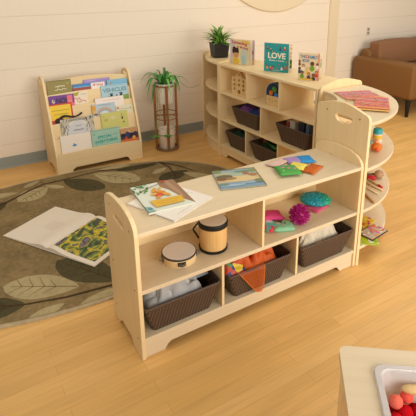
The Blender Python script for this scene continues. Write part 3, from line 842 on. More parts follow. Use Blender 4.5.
for i in range(n+1):
    t_ = i/n; z = .137-.135*t_
    xl = -.130+.098*t_; xr = .008-.006*t_**3
    if i == n: xl, xr = -.018, -.004
    row = []
    for j in range(9):
        s = j/8; x = xl+(xr-xl)*s
        row.append(bm.verts.new((x, -.1345-.002*math.sin(s*9+t_*2)+(.012 if i == 0 else 0), z)))
    rows.append(row)
for i in range(n):
    for j in range(8): bm.faces.new([rows[i][j], rows[i+1][j], rows[i+1][j+1], rows[i][j+1]])
edge = [r_[0].co.copy() for r_ in rows]+[r_[-1].co.copy() for r_ in rows[::-1]]
finish(bm, 'hanging_corner', ORANGE, sc, smooth=True)
bm = BM(); tube(bm, edge, .0016, 6); finish(bm, 'hem', paint('#e8802f', .5), sc, smooth=True)
multi = bpy.data.materials.new('patterned_cloth'); nt, N, L, b = nodes_of(multi)
tc = N.new('ShaderNodeTexCoord'); vo = N.new('ShaderNodeTexVoronoi'); vo.inputs['Scale'].default_value = 26; cr = N.new('ShaderNodeValToRGB'); cr.color_ramp.interpolation = 'CONSTANT'
sepc = N.new('ShaderNodeSeparateColor'); L.new(tc.outputs['Object'], vo.inputs['Vector']); L.new(vo.outputs['Color'], sepc.inputs[0]); L.new(sepc.outputs[0], cr.inputs[0]); L.new(cr.outputs[0], b.inputs['Base Color'])
cr.color_ramp.elements[0].color = srgb('#1f2f6d'); cr.color_ramp.elements[1].position = .25; cr.color_ramp.elements[1].color = srgb('#e0c22c')
for p, c in ((.55, '#c0402a'), (.75, '#e3a62c'), (.9, '#4a7d45')): cr.color_ramp.elements.new(p).color = srgb(c)
heap('patterned_cloth', 'yellow and blue patterned cloth at the left end of the orange scarf basket', 'cloth', (.468, .10, BZ+.122), .10, .17, .075, multi, 14, fold=6)
heap('fleece_bundle', 'cream fluffy fleece filling the right basket of the low shelf', 'fleece', (.990, .128, BZ+.088), .27, .20, .125, paint('#d9cdb6', .95, .05, .12, 70, .6), 21, fold=6, lump=.62)
pp = cpos(.30, .15, .3415+.10); heap('purple_cloth', 'purple cloth on top of the basket on the middle tier', 'cloth', (pp.x, pp.y, pp.z), .30, .2, .055, paint('#7a4a86', .8, .1, .2, 60), 31, rz=CROT, fold=6)
pp = cpos(.37, .11, .3415+.115); heap('blue_cloth', 'dark blue cloth beside the purple cloth in the middle tier basket', 'cloth', (pp.x, pp.y, pp.z), .13, .11, .035, paint('#2f3f7d', .8, .1, .2, 60), 33, rz=CROT, fold=6)
pp = cpos(.335, .19, .3415+.13); heap('orange_cloth', 'orange cloth tucked behind the blue cloth in the middle tier basket', 'cloth', (pp.x, pp.y, pp.z), .12, .07, .035, paint('#d06a3a', .8, .1, .2, 60), 35, rz=CROT, fold=6)

def cbox(name, label, cat, u, v, z, dx, dy, dz, h, group=None, tilt=0, cap=None):
    p = cpos(u, v, z); t_ = thing(name, label, cat, p, CROT+tilt, group)
    bm = BM(); box(bm, -dx/2, dx/2, -dy/2, dy/2, 0, dz); finish(bm, 'cover' if name == 'board_book' else 'box_body', paint(h, .5), t_, bevel=.002)
    if cap:
        bm = BM(); box(bm, -dx*.40, dx*.40, -dy/2+.003, dy/2-.003, dz, dz+.002); finish(bm, 'pages' if name == 'board_book' else 'lid', paint(cap, .6), t_)
    return t_
for k, (u, c, cp, lb) in enumerate(((.725, '#b5523c', '#e4d6bf', 'red board book standing at the left in the basket near the corner'), (.775, '#e8dcc8', '#f0e6d4', 'white box in the basket near the corner of the tall shelf'),
        (.865, '#3d3f4a', '#55596a', 'dark slate box behind the basket rim near the corner'), (.925, '#6f7f9a', '#d8d2c6', 'slate blue board book in the basket near the corner'))):
    cbox('board_book' if k in (0, 3) else 'storage_box', lb, 'book' if k in (0, 3) else 'box', u, .155, .3415+.0075, (.03, .055, .055, .03)[k], .13, (.135, .145, .155, .16)[k], c, cap=cp)
def play_fruit(label, u, v, z, r, h):
    p = cpos(u, v, z); bm = BM()
    blob(bm, (0, 0, r), (r, r, r*.92), 3, disp=lambda n_: 1-.18*max(0, n_.z-.75)*4)
    t_ = thing('play_apple', label, 'toy fruit', p)
    finish(bm, 'fruit', paint(h, .35, .4, .1, 20), t_, smooth=True)
    bm = BM(); tube(bm, [(0, 0, r*1.72), (.003, 0, r*2.0), (.006, 0, r*2.25)], [.0025, .002, .0025], 6); finish(bm, 'stem', paint('#5d3f22'), t_)
heap('green_cloth', 'dark green cloth filling the lowest tier left basket', 'cloth', cpos(.175, .15, .1085+.085), .235, .19, .06, paint('#2f4a3a', .85, .1, .2, 60), 41, rz=CROT, fold=6)
heap('teal_cloth', 'teal and dark cloth filling the lowest tier second basket', 'cloth', cpos(.52, .15, .1085+.08), .27, .19, .055, paint('#2c3a2a', .85, .1, .2, 60), 43, rz=CROT, fold=6)
play_fruit('red toy apple in the left basket of the lowest tier', .19, .13, .1085+.118, .021, '#b8322c')
play_fruit('red toy apple at the left side of the basket with green leaves', .44, .12, .1085+.112, .018, '#c03a30')
lf = thing('leaf_garland', 'green cloth leaves lying over the rim of the second basket on the lowest tier', 'toy leaves', cpos(.55, .07, .1085+.128))
rr_ = random.Random(4)
for k in range(9):
    bm = BM(); x = (k-4)*.022; a = rr_.random()*2
    leafblade(bm, [(x, x*-.2, 0.008), (x+.012*math.cos(a), .012*math.sin(a)-x*.2, .02), (x+.03*math.cos(a), .03*math.sin(a)-x*.2, .017)], .012)
    o = finish(bm, 'leaf', paint('#3f8a35', .6), lf); o.modifiers.new('Solidify', 'SOLIDIFY').thickness = .0015
lf.rotation_euler = (0, 0, CROT)

# ------------------------------------------------------------------ instruments on the low shelf
ZS = .3275
tb = thing('tambourine', 'small wooden tambourine with white skin and metal jingles on the low shelf', 'tambourine', (.241, .128, ZS))
R_ = .074
bm = BM(); lathe(bm, [(R_-.006, 0), (R_, 0), (R_, .036), (R_-.006, .036)], 48); 
finish(bm, 'frame', paint('#e3c692', .4, .35, .06, 30), tb, smooth=True, auto=30)
bm = BM(); lathe(bm, [(R_+.0006, .031), (R_+.0012, .033), (R_+.0012, .037), (R_+.0004, .0385), (R_-.003, .0388), (R_-.003, .037)], 48); finish(bm, 'skin_band', paint('#3d3731', .5), tb, smooth=True, auto=30)
bm = BM(); lathe(bm, [(0, .0385), (R_*.6, .0392), (R_-.003, .0392), (R_-.002, .037), (0, .037)], 48); finish(bm, 'drum_skin', paint('#ece2d6', .6, .2, .04, 60), tb, smooth=True, auto=30)
METAL = paint('#b5ac9e', .28); METAL.node_tree.nodes['Principled BSDF'].inputs['Metallic'].default_value = .8
for a in (-107, 168, -17, 76):
    ca, sa = math.cos(math.radians(a)), math.sin(math.radians(a))
    M = Matrix.Rotation(math.radians(a), 4, 'Z')
    bm = BM(); box(bm, R_-.004, R_+.0008, -.017, .017, .008, .027, mtx=M); o = finish(bm, 'jingle_slot', paint('#2e2620', .6), tb)
    bm = BM()
    for z in (.0125, .0185): lathe(bm, [(0, 0), (.009, .0005), (.0145, .0024), (.0145, .0034), (.009, .0018), (0, .0012)], 20, c=(R_+.004, 0, z), mtx=M)
    finish(bm, 'jingle', METAL, o, smooth=True)

dr = thing('hand_drum', 'small wooden bongo drum with black bands and a black strap handle', 'drum', (.410, .124, ZS))
R_ = .062
stave = wood('drum_staves', '#d2a05c', '#e6bf80', 'z', fine=70, along=3)
bm = BM(); lathe(bm, [(R_-.008, .002), (R_-.003, .002), (R_+.0005, .05), (R_+.001, .09), (R_, .13), (R_-.008, .13)], 48); finish(bm, 'shell', stave, dr, smooth=True, auto=30)
bm = BM(); lathe(bm, [(R_-.002, 0), (R_+.002, .001), (R_+.003, .012), (R_-.002, .013)], 48); finish(bm, 'band', paint('#1f1c1a', .5), dr, smooth=True, auto=30)
bm = BM(); lathe(bm, [(R_, .116), (R_+.004, .117), (R_+.0045, .136), (R_+.002, .140), (R_-.003, .141)], 48); finish(bm, 'band', paint('#1f1c1a', .5), dr, smooth=True, auto=30)
bm = BM(); lathe(bm, [(0, .1425), (R_*.7, .1425), (R_-.002, .1415), (R_, .139), (0, .138)], 48); finish(bm, 'drum_head', paint('#e2d2ba', .55, .2, .04, 50), dr, smooth=True, auto=30)
bm = BM()
hx = Vector((-.86, .5, 0)).normalized(); hp = []
for (r_, z) in ((R_, .128), (R_+.008, .118), (R_+.022, .098), (R_+.026, .092), (R_+.020, .083), (R_+.010, .068), (R_+.004, .055), (R_-.001, .05)): hp.append((hx.x*r_, hx.y*r_, z))
side = Vector((-hx.y, hx.x, 0))
rows = [[bm.verts.new(Vector(p)+side*s+hx*q_) for s, q_ in ((-.009, 0), (.009, 0), (.009, .004), (-.009, .004))] for p in hp]
for A_, B_ in zip(rows, rows[1:]):
    for k in range(4): bm.faces.new([A_[k], A_[(k+1) % 4], B_[(k+1) % 4], B_[k]])
bm.faces.new(rows[0]); bm.faces.new(rows[-1])
finish(bm, 'strap_handle', paint('#1b1918', .6), dr)

# spiky ball
bm = BM(); Rb = .038
blob(bm, (0, 0, 0), Rb, 3)
ico = bmesh.new(); bmesh.ops.create_icosphere(ico, subdivisions=4, radius=1)
dirs = [v.co.normalized() for v in ico.verts]; ico.free(); random.shuffle(dirs)
for d in dirs[:420]:
    up = Vector((0, 0, 1)) if abs(d.z) < .9 else Vector((1, 0, 0)); a_ = d.cross(up).normalized(); b_ = d.cross(a_)
    L_ = Rb+.0145+.004*random.random(); dd = (d+Vector((random.uniform(-.12, .12), random.uniform(-.12, .12), random.uniform(-.12, .12)))).normalized()
    base = [bm.verts.new(d*Rb*.96+(a_*math.cos(2*PI*k/4)+b_*math.sin(2*PI*k/4))*.0026) for k in range(4)]
    tip = [bm.verts.new(dd*L_+(a_*math.cos(2*PI*k/4)+b_*math.sin(2*PI*k/4))*.0010) for k in range(4)]
    for k in range(4): bm.faces.new([base[k], base[(k+1) % 4], tip[(k+1) % 4], tip[k]])
    bm.faces.new(tip)
o = finish(bm, 'spiky_ball', paint('#b4217d', .45, .35), loc=(.873, .076, ZS+.051)); tag(o, 'magenta spiky rubber ball on the low shelf', 'ball')

# bean bags
def beanbag(name, label, c, w, h, t_, hx, rz, art=None, group='bean bags', rx=0, ry=0, pat=None):
    root = thing(name, label, 'bean bag', c, 0, group); root.rotation_euler = (rx, ry, rz)
    bm = BM(); n = 14; Tt, Bt = [], []
    for i in range(n+1):
        ra, rb = [], []
        for j in range(n+1):
            u, v = i/n*2-1, j/n*2-1
            pinch = 1-.06*(1-abs(u)**2)*abs(v)**2-.06*(1-abs(v)**2)*abs(u)**2
            e = (max(0, 1-u**4)*max(0, 1-v**4))**.6
            z = t_*.5*e*(1+.3*noise.noise(Vector((u*1.7+c[0]*40, v*1.7, c[1]*50))))
            x, y = u*w/2*(1-.07*(1-u*u)*0-.06*(v*v)*0)*pinch, v*h/2*pinch
            ra.append(bm.verts.new((x, y, t_*.45+z)))
            rb.append(ra[-1] if i in (0, n) or j in (0, n) else bm.verts.new((x, y, max(0.0003, t_*.45-z))))
        Tt.append(ra); Bt.append(rb)
    for i in range(n):
        for j in range(n):
            bm.faces.new([Tt[i][j], Tt[i+1][j], Tt[i+1][j+1], Tt[i][j+1]])
            try: bm.faces.new([Bt[i][j], Bt[i][j+1], Bt[i+1][j+1], Bt[i+1][j]])
            except ValueError: pass
    finish(bm, 'fabric_bag', pat or paint(hx, .85, .12, .10, 90, .2), root, smooth=True)
    if art:
        for (nm, x, y, rx_, ry_, col) in art:
            bm = BM(); blob(bm, (x*w/2, y*h/2, t_*.93), (rx_, ry_, t_*.13), 2); finish(bm, nm, paint(col, .8), root, smooth=True)
    return root
ZT = AH+.0005
beanbag('bean_bag', 'pale pink bean bag lying at the back left of the bag pile', (.875, .262, ZT), .125, .065, .012, '#d9b7a8', .25)
beanbag('bean_bag', 'lavender bean bag between the pale pink and blue bags', (.962, .245, ZT), .085, .085, .014, '#a98bc0', -.25)
beanbag('bean_bag', 'sky blue bean bag at the back right of the pile', (1.025, .222, ZT), .085, .095, .016, '#3b93cf', -.35)
beanbag('bean_bag', 'yellow bean bag partly under the green felt bag', (.925, .165, ZT+.004), .085, .085, .016, '#e3cf63', .6, rx=.03)
beanbag('bean_bag', 'burnt orange bean bag at the right of the pile', (.972, .108, ZT), .125, .066, .016, '#c5662b', .42)
beanbag('bean_bag', 'green felt bean bag with pink buttons at the front of the pile', (.848, .148, ZT+.006), .118, .118, .017, '#57a050', -.37,
        art=[('button', -.35, .30, .010, .007, '#c47a9a'), ('button', .1, .1, .011, .007, '#c47a9a'), ('button', .55, -.05, .010, .006, '#c47a9a'), ('pom', -.5, -.4, .004, .004, '#b9dba9')])
beanbag('bean_bag', 'mint green bean bag with tiny black eyes and pink cheeks on the shelf', (.775, .082, ZS), .11, .085, .028, '#8fc7a0', -.42,
        art=[('eye', -.1, .42, .0065, .006, '#26221f'), ('eye', .18, .1, .006, .005, '#26221f'), ('cheek', -.42, .2, .006, .005, '#d96a8a'), ('cheek', -.02, -.1, .006, .005, '#d96a8a'), ('eye', -.25, .6, .005, .005, '#26221f')])
fl = bpy.data.materials.new('flower_fabric'); nt, N, L, b = nodes_of(fl)
tc = N.new('ShaderNodeTexCoord'); vo = N.new('ShaderNodeTexVoronoi'); vo.inputs['Scale'].default_value = 34; cr = N.new('ShaderNodeValToRGB'); cr.color_ramp.interpolation = 'CONSTANT'; sepc = N.new('ShaderNodeSeparateColor')
L.new(tc.outputs['Object'], vo.inputs['Vector']); L.new(vo.outputs['Color'], sepc.inputs[0]); L.new(sepc.outputs[0], cr.inputs[0]); L.new(cr.outputs[0], b.inputs['Base Color']); b.inputs['Roughness'].default_value = .85
cr.color_ramp.elements[0].color = srgb('#5fb7b4'); cr.color_ramp.elements[1].position = .4; cr.color_ramp.elements[1].color = srgb('#d9414a')
for p, c in ((.6, '#e6c3d2'), (.8, '#b9dcd8')): cr.color_ramp.elements.new(p).color = srgb(c)
beanbag('bean_bag', 'aqua and red flowered bean bag under the pink one beside the divider', (.722, .125, ZS), .10, .10, .026, '#5fb7b4', .3, pat=fl)
beanbag('bean_bag', 'bright pink bean bag tilted on top of the flowered one', (.775, .182, ZS+.012), .13, .09, .030, '#d24a7d', -.3, ry=.10)
beanbag('bean_bag', 'pink bean bag almost hidden under the teal textured pod', (1.055, .150, ZS), .11, .09, .016, '#d9607f', .2)
# teal textured pod
bm = BM()
def dim(n_):
    return 1+.05*noise.noise(n_*7)+.035*math.sin(n_.x*26)*math.sin(n_.y*26)
blob(bm, (0, 0, 0), (.083, .062, .024), 5, disp=dim)
tm = bpy.data.materials.new('teal_rubber'); nt, N, L, b = nodes_of(tm)
tc = N.new('ShaderNodeTexCoord'); sp = N.new('ShaderNodeSeparateXYZ'); L.new(tc.outputs['Object'], sp.inputs[0])
mr = N.new('ShaderNodeMapRange'); mr.inputs[1].default_value = .01; mr.inputs[2].default_value = .06; L.new(sp.outputs['X'], mr.inputs[0])
mx = N.new('ShaderNodeMix'); mx.data_type = 'RGBA'; mx.inputs[6].default_value = srgb('#148f9f'); mx.inputs[7].default_value = srgb('#13a07a'); L.new(mr.outputs[0], mx.inputs[0]); L.new(mx.outputs[2], b.inputs['Base Color'])
vo = N.new('ShaderNodeTexVoronoi'); vo.inputs['Scale'].default_value = 70; L.new(tc.outputs['Object'], vo.inputs['Vector'])
bp = N.new('ShaderNodeBump'); bp.inputs['Strength'].default_value = 1; bp.inputs['Distance'].default_value = .006; L.new(vo.outputs['Distance'], bp.inputs['Height']); L.new(bp.outputs['Normal'], b.inputs['Normal']); b.inputs['Roughness'].default_value = .4
o = finish(bm, 'textured_pod', tm, smooth=True, loc=(1.072, .180, ZS+.036), rot=(.12, .05, -.6)); tag(o, 'teal and green bumpy oval sensory pod resting on a pink bean bag', 'sensory toy')

# ------------------------------------------------------------------ books on top of the low shelf
def a_wh(a):
    a.rect(.02, .02, .98, .98, '#efe6d8'); a.scrawl(.2, .55, .10, .012, .003, '#d3c2b4', 22, 3)
    for k in range(5): a.ell(.80+.03*k, .62-.06*k, .02, .012, '#bfcdb4')
    a.scrawl(.3, .7, .28, .02, .003, '#dccfc2', 18, 9)
wb = book('picture_book', 'large white picture book lying under the tree picture book on the low shelf', .255, .262, .0055, '#ece2d4', a_wh, group='picture books lying on the low shelf')
put(wb, (.170, .010, ZT), (.92, .40, 0), (-.40, .92, 0))
def a_tree(a):
    a.rect(.02, .02, .98, .98, '#dfe3d2')
    a.poly([(.62, 1), (1, 1), (1, .0), (.86, .18), (.80, .4), (.72, .62), (.60, .8)], '#9a7658'); a.poly([(.74, 1), (.86, 1), (.92, .5), (.9, .2), (.84, .4)], '#b08c6c')
    r = random.Random(9)
    for k in range(26):
        x, y = r.random()*.34, .68+r.random()*.3; a.ell(x, y, .035, .022, r.choice(['#5e8f4e', '#7da765', '#486f3d']), 8, r.random()*3)
    a.line([(.1, .72), (.35, .83), (.62, .90)], .004, '#6d5a3d')
    a.poly([(.0, 0), (.16, 0), (.1, .16), (.0, .2)], '#8fb4b0'); a.ell(.08, .1, .05, .04, '#5f8f96')
    # loose autumn leaves in place of the cover figure
    for (x, y, rx, ry, an, c) in ((.42, .70, .10, .045, .9, '#e2a03a'), (.52, .60, .11, .05, -.4, '#dd8f2f'), (.36, .56, .08, .04, .2, '#e8b04a'), (.47, .50, .11, .055, .1, '#d8542f'), (.60, .47, .09, .05, -.8, '#e2a03a'), (.40, .42, .07, .035, .4, '#e0942f'), (.56, .73, .06, .03, .3, '#e8b04a')):
        a.ell(x, y, rx, ry, c, 14, an)
    a.poly([(.20, .10), (.82, .10), (.85, .32), (.18, .34)], '#e3b33c'); a.scrawl(.27, .76, .25, .012, .003, '#c99a2c', 22, 4); a.scrawl(.30, .7, .17, .012, .003, '#c99a2c', 20, 5)
    a.ell(.74, .96, .08, .02, '#cf4a3a')
tbk = book('picture_book', 'picture book with a brown tree trunk, green leaves and a yellow title panel', .205, .262, .008, '#d9ddcf', a_tree, group='picture books lying on the low shelf')
put(tbk, (.106, .108, ZT+.0062), (.997, -.075, 0), (.075, .997, 0))
def a_lake(a):
    a.rect(0, 0, 1, .34, '#7f9db0'); a.rect(0, .3, 1, .62, '#c9b183'); a.poly([(.3, .62), (.72, .6), (.95, .42), (.6, .3), (.2, .36)], '#d8c08c'); a.rect(0, .62, 1, .8, '#a7b7a2'); a.rect(0, .78, 1, 1, '#93a9ac')
    for (x, y, rx, ry, c) in ((.2, .62, .2, .10, '#6d6247'), (.3, .5, .16, .07, '#9c7a52'), (.12, .5, .12, .08, '#7d5a40'), (.22, .78, .2, .05, '#b9b58e'), (.72, .72, .08, .07, '#a86a48'), (.86, .62, .1, .08, '#a9785a'), (.68, .84, .2, .05, '#6f8a6d'), (.1, .9, .1, .07, '#7d8f5f'), (.9, .85, .1, .09, '#8a8f63'), (.3, .14, .28, .05, '#a4bccb'), (.7, .2, .22, .05, '#94b0bf'), (.12, .2, .1, .06, '#6b8b7a'), (.9, .25, .1, .1, '#758263')):
        a.ell(x, y, rx, ry, c)
    a.line([(.0, .98), (1, .98)], .004, '#7a7a52'); a.line([(.985, 0), (.985, 1)], .004, '#8a7a52')
lk = book('picture_book', 'picture book with a blue lake painting lying in the middle of the low shelf top', .214, .206, .006, '#8a8a6a', a_lake, group='picture books lying on the low shelf')
put(lk, (.471, .151, ZT), (.948, -.318, 0), (.318, .948, 0))

# ------------------------------------------------------------------ books standing on the tall shelf
def a_listen(a):
    a.rect(0, 0, 1, 1, '#ead7a4'); a.rect(0, 0, .10, 1, '#b9b3bd'); a.ell(.12, .5, .14, .5, '#c9c0c2'); a.ell(.75, .35, .22, .35, '#c9cfc0'); a.ell(.7, .2, .12, .2, '#a9c6c4')
    a.rect(.6, .84, 1, 1, '#e8c66a'); a.text('Listening', .50, .86, .78, '#c0305f', hgt=.16, rot=-.06); a.text('to My Body', .66, .69, .60, '#c0305f', hgt=.12, rot=-.10)
    a.ell(.30, .12, .18, .14, '#e3bf2c'); a.ell(.30, .20, .13, .12, '#e8c838'); a.ell(.31, .40, .15, .16, '#d49c6c'); a.ell(.28, .56, .17, .10, '#3a261c'); a.ell(.22, .64, .09, .07, '#3a261c'); a.ell(.38, .62, .07, .06, '#3a261c'); a.ell(.17, .50, .05, .08, '#3a261c'); a.ell(.42, .52, .05, .07, '#3a261c')
    a.ell(.26, .40, .014, .014, K_); a.ell(.36, .40, .014, .014, K_); a.line([(.28, .33), (.31, .315), (.34, .33)], .002, '#9a4a3a')
    a.ell(.30, .17, .05, .035, '#d49c6c')
def f_listen(a):
    a.rect(0, 0, 1, 1, '#e9d3a8'); a.rect(.92, 0, 1, 1, '#c5a7bd'); a.ell(.9, .5, .06, .10, '#8a4a3a'); a.ell(.9, .12, .08, .12, '#e0bf3a')
def a_love(a):
    a.rect(0, 0, 1, 1, '#2b9a9c')
    a.text('LOVE', .52, .57, .72, '#f3ead2', hgt=.21); a.text('Makes a Family', .53, .395, .62, '#f3ead2', hgt=.055)
    ps = [(.14, .86, .05, '#c98a5e', '#7d3f5a', '#3a2a20'), (.28, .80, .045, '#e0b38c', '#2f6f4a', '#2a2420'), (.66, .84, .045, '#8a5a3c', '#3a4fa0', '#221b18'), (.84, .86, .05, '#e8c09a', '#c9443a', '#e0b23a'), (.14, .20, .055, '#a8704a', '#d9a63a', '#221b18'), (.28, .16, .05, '#e0b38c', '#b93f5a', '#4a2f20'), (.38, .18, .045, '#8a5a3c', '#d96a6a', '#221b18'), (.74, .18, .05, '#e0b38c', '#e9e0d0', '#2a2420'), (.90, .22, .055, '#c98a5e', '#cf3f33', '#6d4a2a')]
    for p in ps: a.person(*p)
    for (x, y, c) in ((.45, .72, '#b9405a'), (.08, .62, '#c94a5a'), (.92, .38, '#e2b33c'), (.55, .12, '#e2743c'), (.05, .4, '#e2b33c'), (.5, .93, '#c94a5a'), (.36, .7, '#e2b33c'), (.62, .27, '#c94a5a')): a.ell(x, y, .022, .02, c, 8)
    a.line([(.40, .055), (.66, .055)], .003, '#d9dccb')
def f_love(a):
    a.rect(0, 0, 1, 1, '#efe3d2'); a.rect(.86, .12, 1, .42, '#2f7a35')
    for k in range(5): a.ell(.80+.05*k, .94, .02, .02, ('#c94a5a', '#e0a53a', '#4f83b9', '#c94a5a', '#e0a53a')[k], 8)
    a.ell(.95, .82, .05, .05, '#e8b85c'); a.ell(.96, .66, .02, .02, '#b9405a'); a.ell(.93, .55, .02, .02, '#b9405a'); a.ell(.93, .25, .03, .04, '#e8c838')
def a_fam(a):
    a.rect(0, 0, 1, 1, '#dfc9a4'); a.rect(.9, 0, 1, 1, '#d99a80')
    a.text('THE', .20, .87, .25, '#3f7fa8', hgt=.11); a.ell(.40, .87, .07, .06, '#d4504a'); a.ell(.40, .87, .03, .03, '#f0dcc4'); a.text('FAMILY', .68, .86, .44, '#3f7fa8', hgt=.12); a.text('BOOK', .36, .72, .34, '#3f7fa8', hgt=.11)
    ps = [(.05, .68, .08, '#8a5a3c', '#7d4a3a', '#2a201b'), (.06, .40, .09, '#6d4630', '#33507d', '#221b18'), (.24, .52, .10, '#d09a6a', '#e8dcc8', '#4a3020'), (.66, .60, .13, '#6d4630', '#6f9a2f', '#221b18'), (.90, .60, .08, '#8a5a3c', '#e9e0d0', '#221b18'), (.44, .40, .09, '#e0b38c', '#e8b93a', '#e0b23a'), (.20, .26, .11, '#8a5a3c', '#6f9a2f', '#2a201b'), (.52, .22, .10, '#c98a5e', '#5a3f33', '#221b18'), (.74, .18, .11, '#8a5a3c', '#54403a', '#2a201b'), (.88, .30, .09, '#c98a5e', '#c9403a', '#3a2a20')]
    for p in ps: a.person(*p)
    a.rect(.1, .0, .7, .05, '#e3b83c')
def f_fam(a):
    a.rect(0, 0, 1, 1, '#e6d2ac'); a.rect(.78, .0, .9, 1, '#dba188'); a.ell(.95, .55, .04, .12, '#9aa04a'); a.ell(.95, .72, .03, .05, '#c9705e')
ZC = .8055
def stand_book(label, pbl, pbr, w, h, art, fan, cover, deg, back):
    b = book('picture_book', label, w, h, .004, cover, art, group='picture books standing on the tall shelf', open_deg=deg, fan=fan, back=back)
    put(b, (pbl[0], pbl[1], ZC), (pbr[0]-pbl[0], pbr[1]-pbl[1], 0), (0, 0, 1))
stand_book('picture book with a dark-haired child in yellow standing on the tall shelf beside the plant', (1.552, 1.765), (1.608, 1.55), .205, .195, a_listen, f_listen, '#d9c79a', 14, '#e4cfa6')
stand_book('teal picture book titled LOVE standing open on the tall shelf', (1.583, 1.344), (1.678, 1.172), .196, .212, a_love, f_love, '#2b8f92', 15, '#e9dcc8')
stand_book('picture book crowded with smiling children standing nearest the corner on the tall shelf', (1.611, .984), (1.685, .86), .150, .182, a_fam, f_fam, '#cdb68f', 22, '#e2caa0')

# small potted plant
sp_ = thing('potted_plant', 'small spiky green plant in a black square pot on the end shelf', 'plant', (1.625, 2.065, .8035), -.18)
bm = BM()
def sq(s, z): return [bm.verts.new((x*s, y*s, z)) for x, y in ((-1, -1), (1, -1), (1, 1), (-1, 1))]
Ls = [sq(.058, 0), sq(.070, .118), sq(.072, .118), sq(.072, .126), sq(.062, .126), sq(.06, .108)]
for A_, B_ in zip(Ls, Ls[1:]):
    for k in range(4): bm.faces.new([A_[k], A_[(k+1) % 4], B_[(k+1) % 4], B_[k]])
bm.faces.new(Ls[0]); finish(bm, 'pot', paint('#23231f', .45, .3), sp_, bevel=.003)
bm = BM(); box(bm, -.06, .06, -.06, .06, .098, .108); finish(bm, 'soil', paint('#3a2f22', .95), sp_)
rl = random.Random(12)
GR = [paint('#76a63c', .5, .3, .2, 30), paint('#95c256', .5, .3, .2, 30), paint('#578535', .5, .3, .2, 30)]
bm = BM()
for k in range(96):
    a = rl.random()*2*PI; el = rl.uniform(.35, 1.45); ln = rl.uniform(.12, .20); bx_, by_ = rl.uniform(-.04, .04), rl.uniform(-.04, .04)
    z0 = .108+rl.random()*.05
    pts = []
    for i in range(6):
        s = i/5; e2 = el-.5*s
        pts.append((bx_+math.cos(a)*ln*s*math.cos(e2), by_+math.sin(a)*ln*s*math.cos(e2), z0+ln*s*math.sin(e2)))
    leafblade(bm, pts, .0095, mi=rl.randrange(3), fold=.3)
finish(bm, 'foliage', GR, sp_, smooth=True)

# ------------------------------------------------------------------ toys inside the tall shelf
ct = thing('wooden_castle', 'light wooden castle block with round and arched cut-outs on the tall shelf', 'toy', cpos(.188, .045, .5745), CROT+.20)
wc = .150
outl = [(-wc/2, 0), (-wc/2, .145), (-.038, .145), (-.038, .158), (-.024, .158)] + [(.024*math.cos(math.radians(180-18*i)), .162+.024*math.sin(math.radians(180-18*i))) for i in range(11)] + [(.024, .158), (.038, .158), (.038, .145), (wc/2, .145), (wc/2, 0)]
hls = []
for (x, z) in ((-.048, .118), (.048, .118), (0, .122), (-.048, .083), (0, .083), (.048, .083), (-.048, .048), (.048, .048)): hls.append(arc((x, z), .012, 0, 340, 12)[:12])
hls.append(arc((0, .165), .011, 0, 340, 12)[:12])
hls.append([(-.016, .012), (.016, .012)]+arc((0, .028), .016, 0, 180, 8))
bm = BM(); prism(bm, outl, 'xz', 0, .035, holes=hls); finish(bm, 'block', TOYWOOD, ct, bevel=.001)
bm = BM(); box(bm, -wc/2, wc/2, .036, .046, 0, .09); finish(bm, 'back_block', TOYWOOD, ct)
ar = thing('arch_toy', 'blue arched wooden peek toy with a drawer-like wooden front on the tall shelf', 'toy', cpos(.588, .065, .5745), CROT+.12)
def archp(w, h): return [(-w/2, 0)]+[(-w/2*math.cos(math.radians(i*12)), h-w/2+w/2*math.sin(math.radians(i*12))) for i in range(16)]+[(w/2, 0)]
bm = BM(); prism(bm, archp(.150, .172), 'xz', 0, .045); finish(bm, 'arch_frame', paint('#2c6f9c', .4), ar, bevel=.002)
bm = BM(); prism(bm, [(x*.86, z*.94+.004) for x, z in archp(.150, .172)], 'xz', -.002, .0); npan = finish(bm, 'night_panel', paint('#1c2f4a', .5), ar)
bm = BM(); box(bm, -.06, .066, -.012, -.0025, .0, .074); fpan = finish(bm, 'front_panel', TOYWOOD, ar, bevel=.001)
for (x, z, r_, c, nm) in ((-.022, .095, .018, '#d9742c', 'disc'), (.028, .085, .017, '#3f7fc4', 'disc'), (.01, .125, .022, '#4f8a3c', 'disc')):
    bm = BM(); lathe(bm, [(0, 0), (r_, 0), (r_, .004), (0, .004)], 20, mtx=Matrix.Translation((x, -.002, z)) @ Matrix.Rotation(PI/2, 4, 'X')); finish(bm, nm, paint(c, .4), npan)
for (x, z) in ((-.03, .045), (.0, .032), (.03, .042)):
    bm = BM(); lathe(bm, [(0, 0), (.004, 0), (.004, .002), (0, .002)], 10, mtx=Matrix.Translation((x, -.012, z)) @ Matrix.Rotation(PI/2, 4, 'X')); finish(bm, 'peg', paint('#8f6a3a'), fpan)

# ------------------------------------------------------------------ corner shelf contents
def a_pink(seed, base='#dc6f68'):
    def f(a):
        r = random.Random(seed)
        a.rect(0, 0, 1, 1, base)
        for k in range(7): a.rect(0, .04+k*.135, 1, .09+k*.135, ('#d9605a', '#dc6f68', '#d9785f', '#cf9a6a', '#dc6f68', '#b9aebb', '#dc6f68')[k])
        for k in range(60): a.ell(r.random(), .05+r.random()*.92, .03, .018, r.choice(['#b7a7b8', '#d9b45a', '#8f9aa8', '#cf5a5f', '#a9b06a', '#e0a19a', '#7d8a9a']), 8)
        a.rect(0, 0, 1, .055, '#e0b22f')
    return f
mg2 = book('activity_board', 'pink and yellow patterned activity board under the red one on the corner shelf', .235, .20, .006, '#d9c86a', a_pink(3, '#d97f86'), group='activity boards on the corner shelf', cat='board')
put(mg2, (1.478, .385, .7965), (.93, -.36, 0), (.36, .93, 0))
mg = book('activity_board', 'red patterned activity board with a yellow edge on the corner shelf top', .185, .285, .007, '#e0b22f', a_pink(4), group='activity boards on the corner shelf', cat='board')
put(mg, (1.362, .228, .8030), (.66, -.75, 0), (.78, .63, 0))
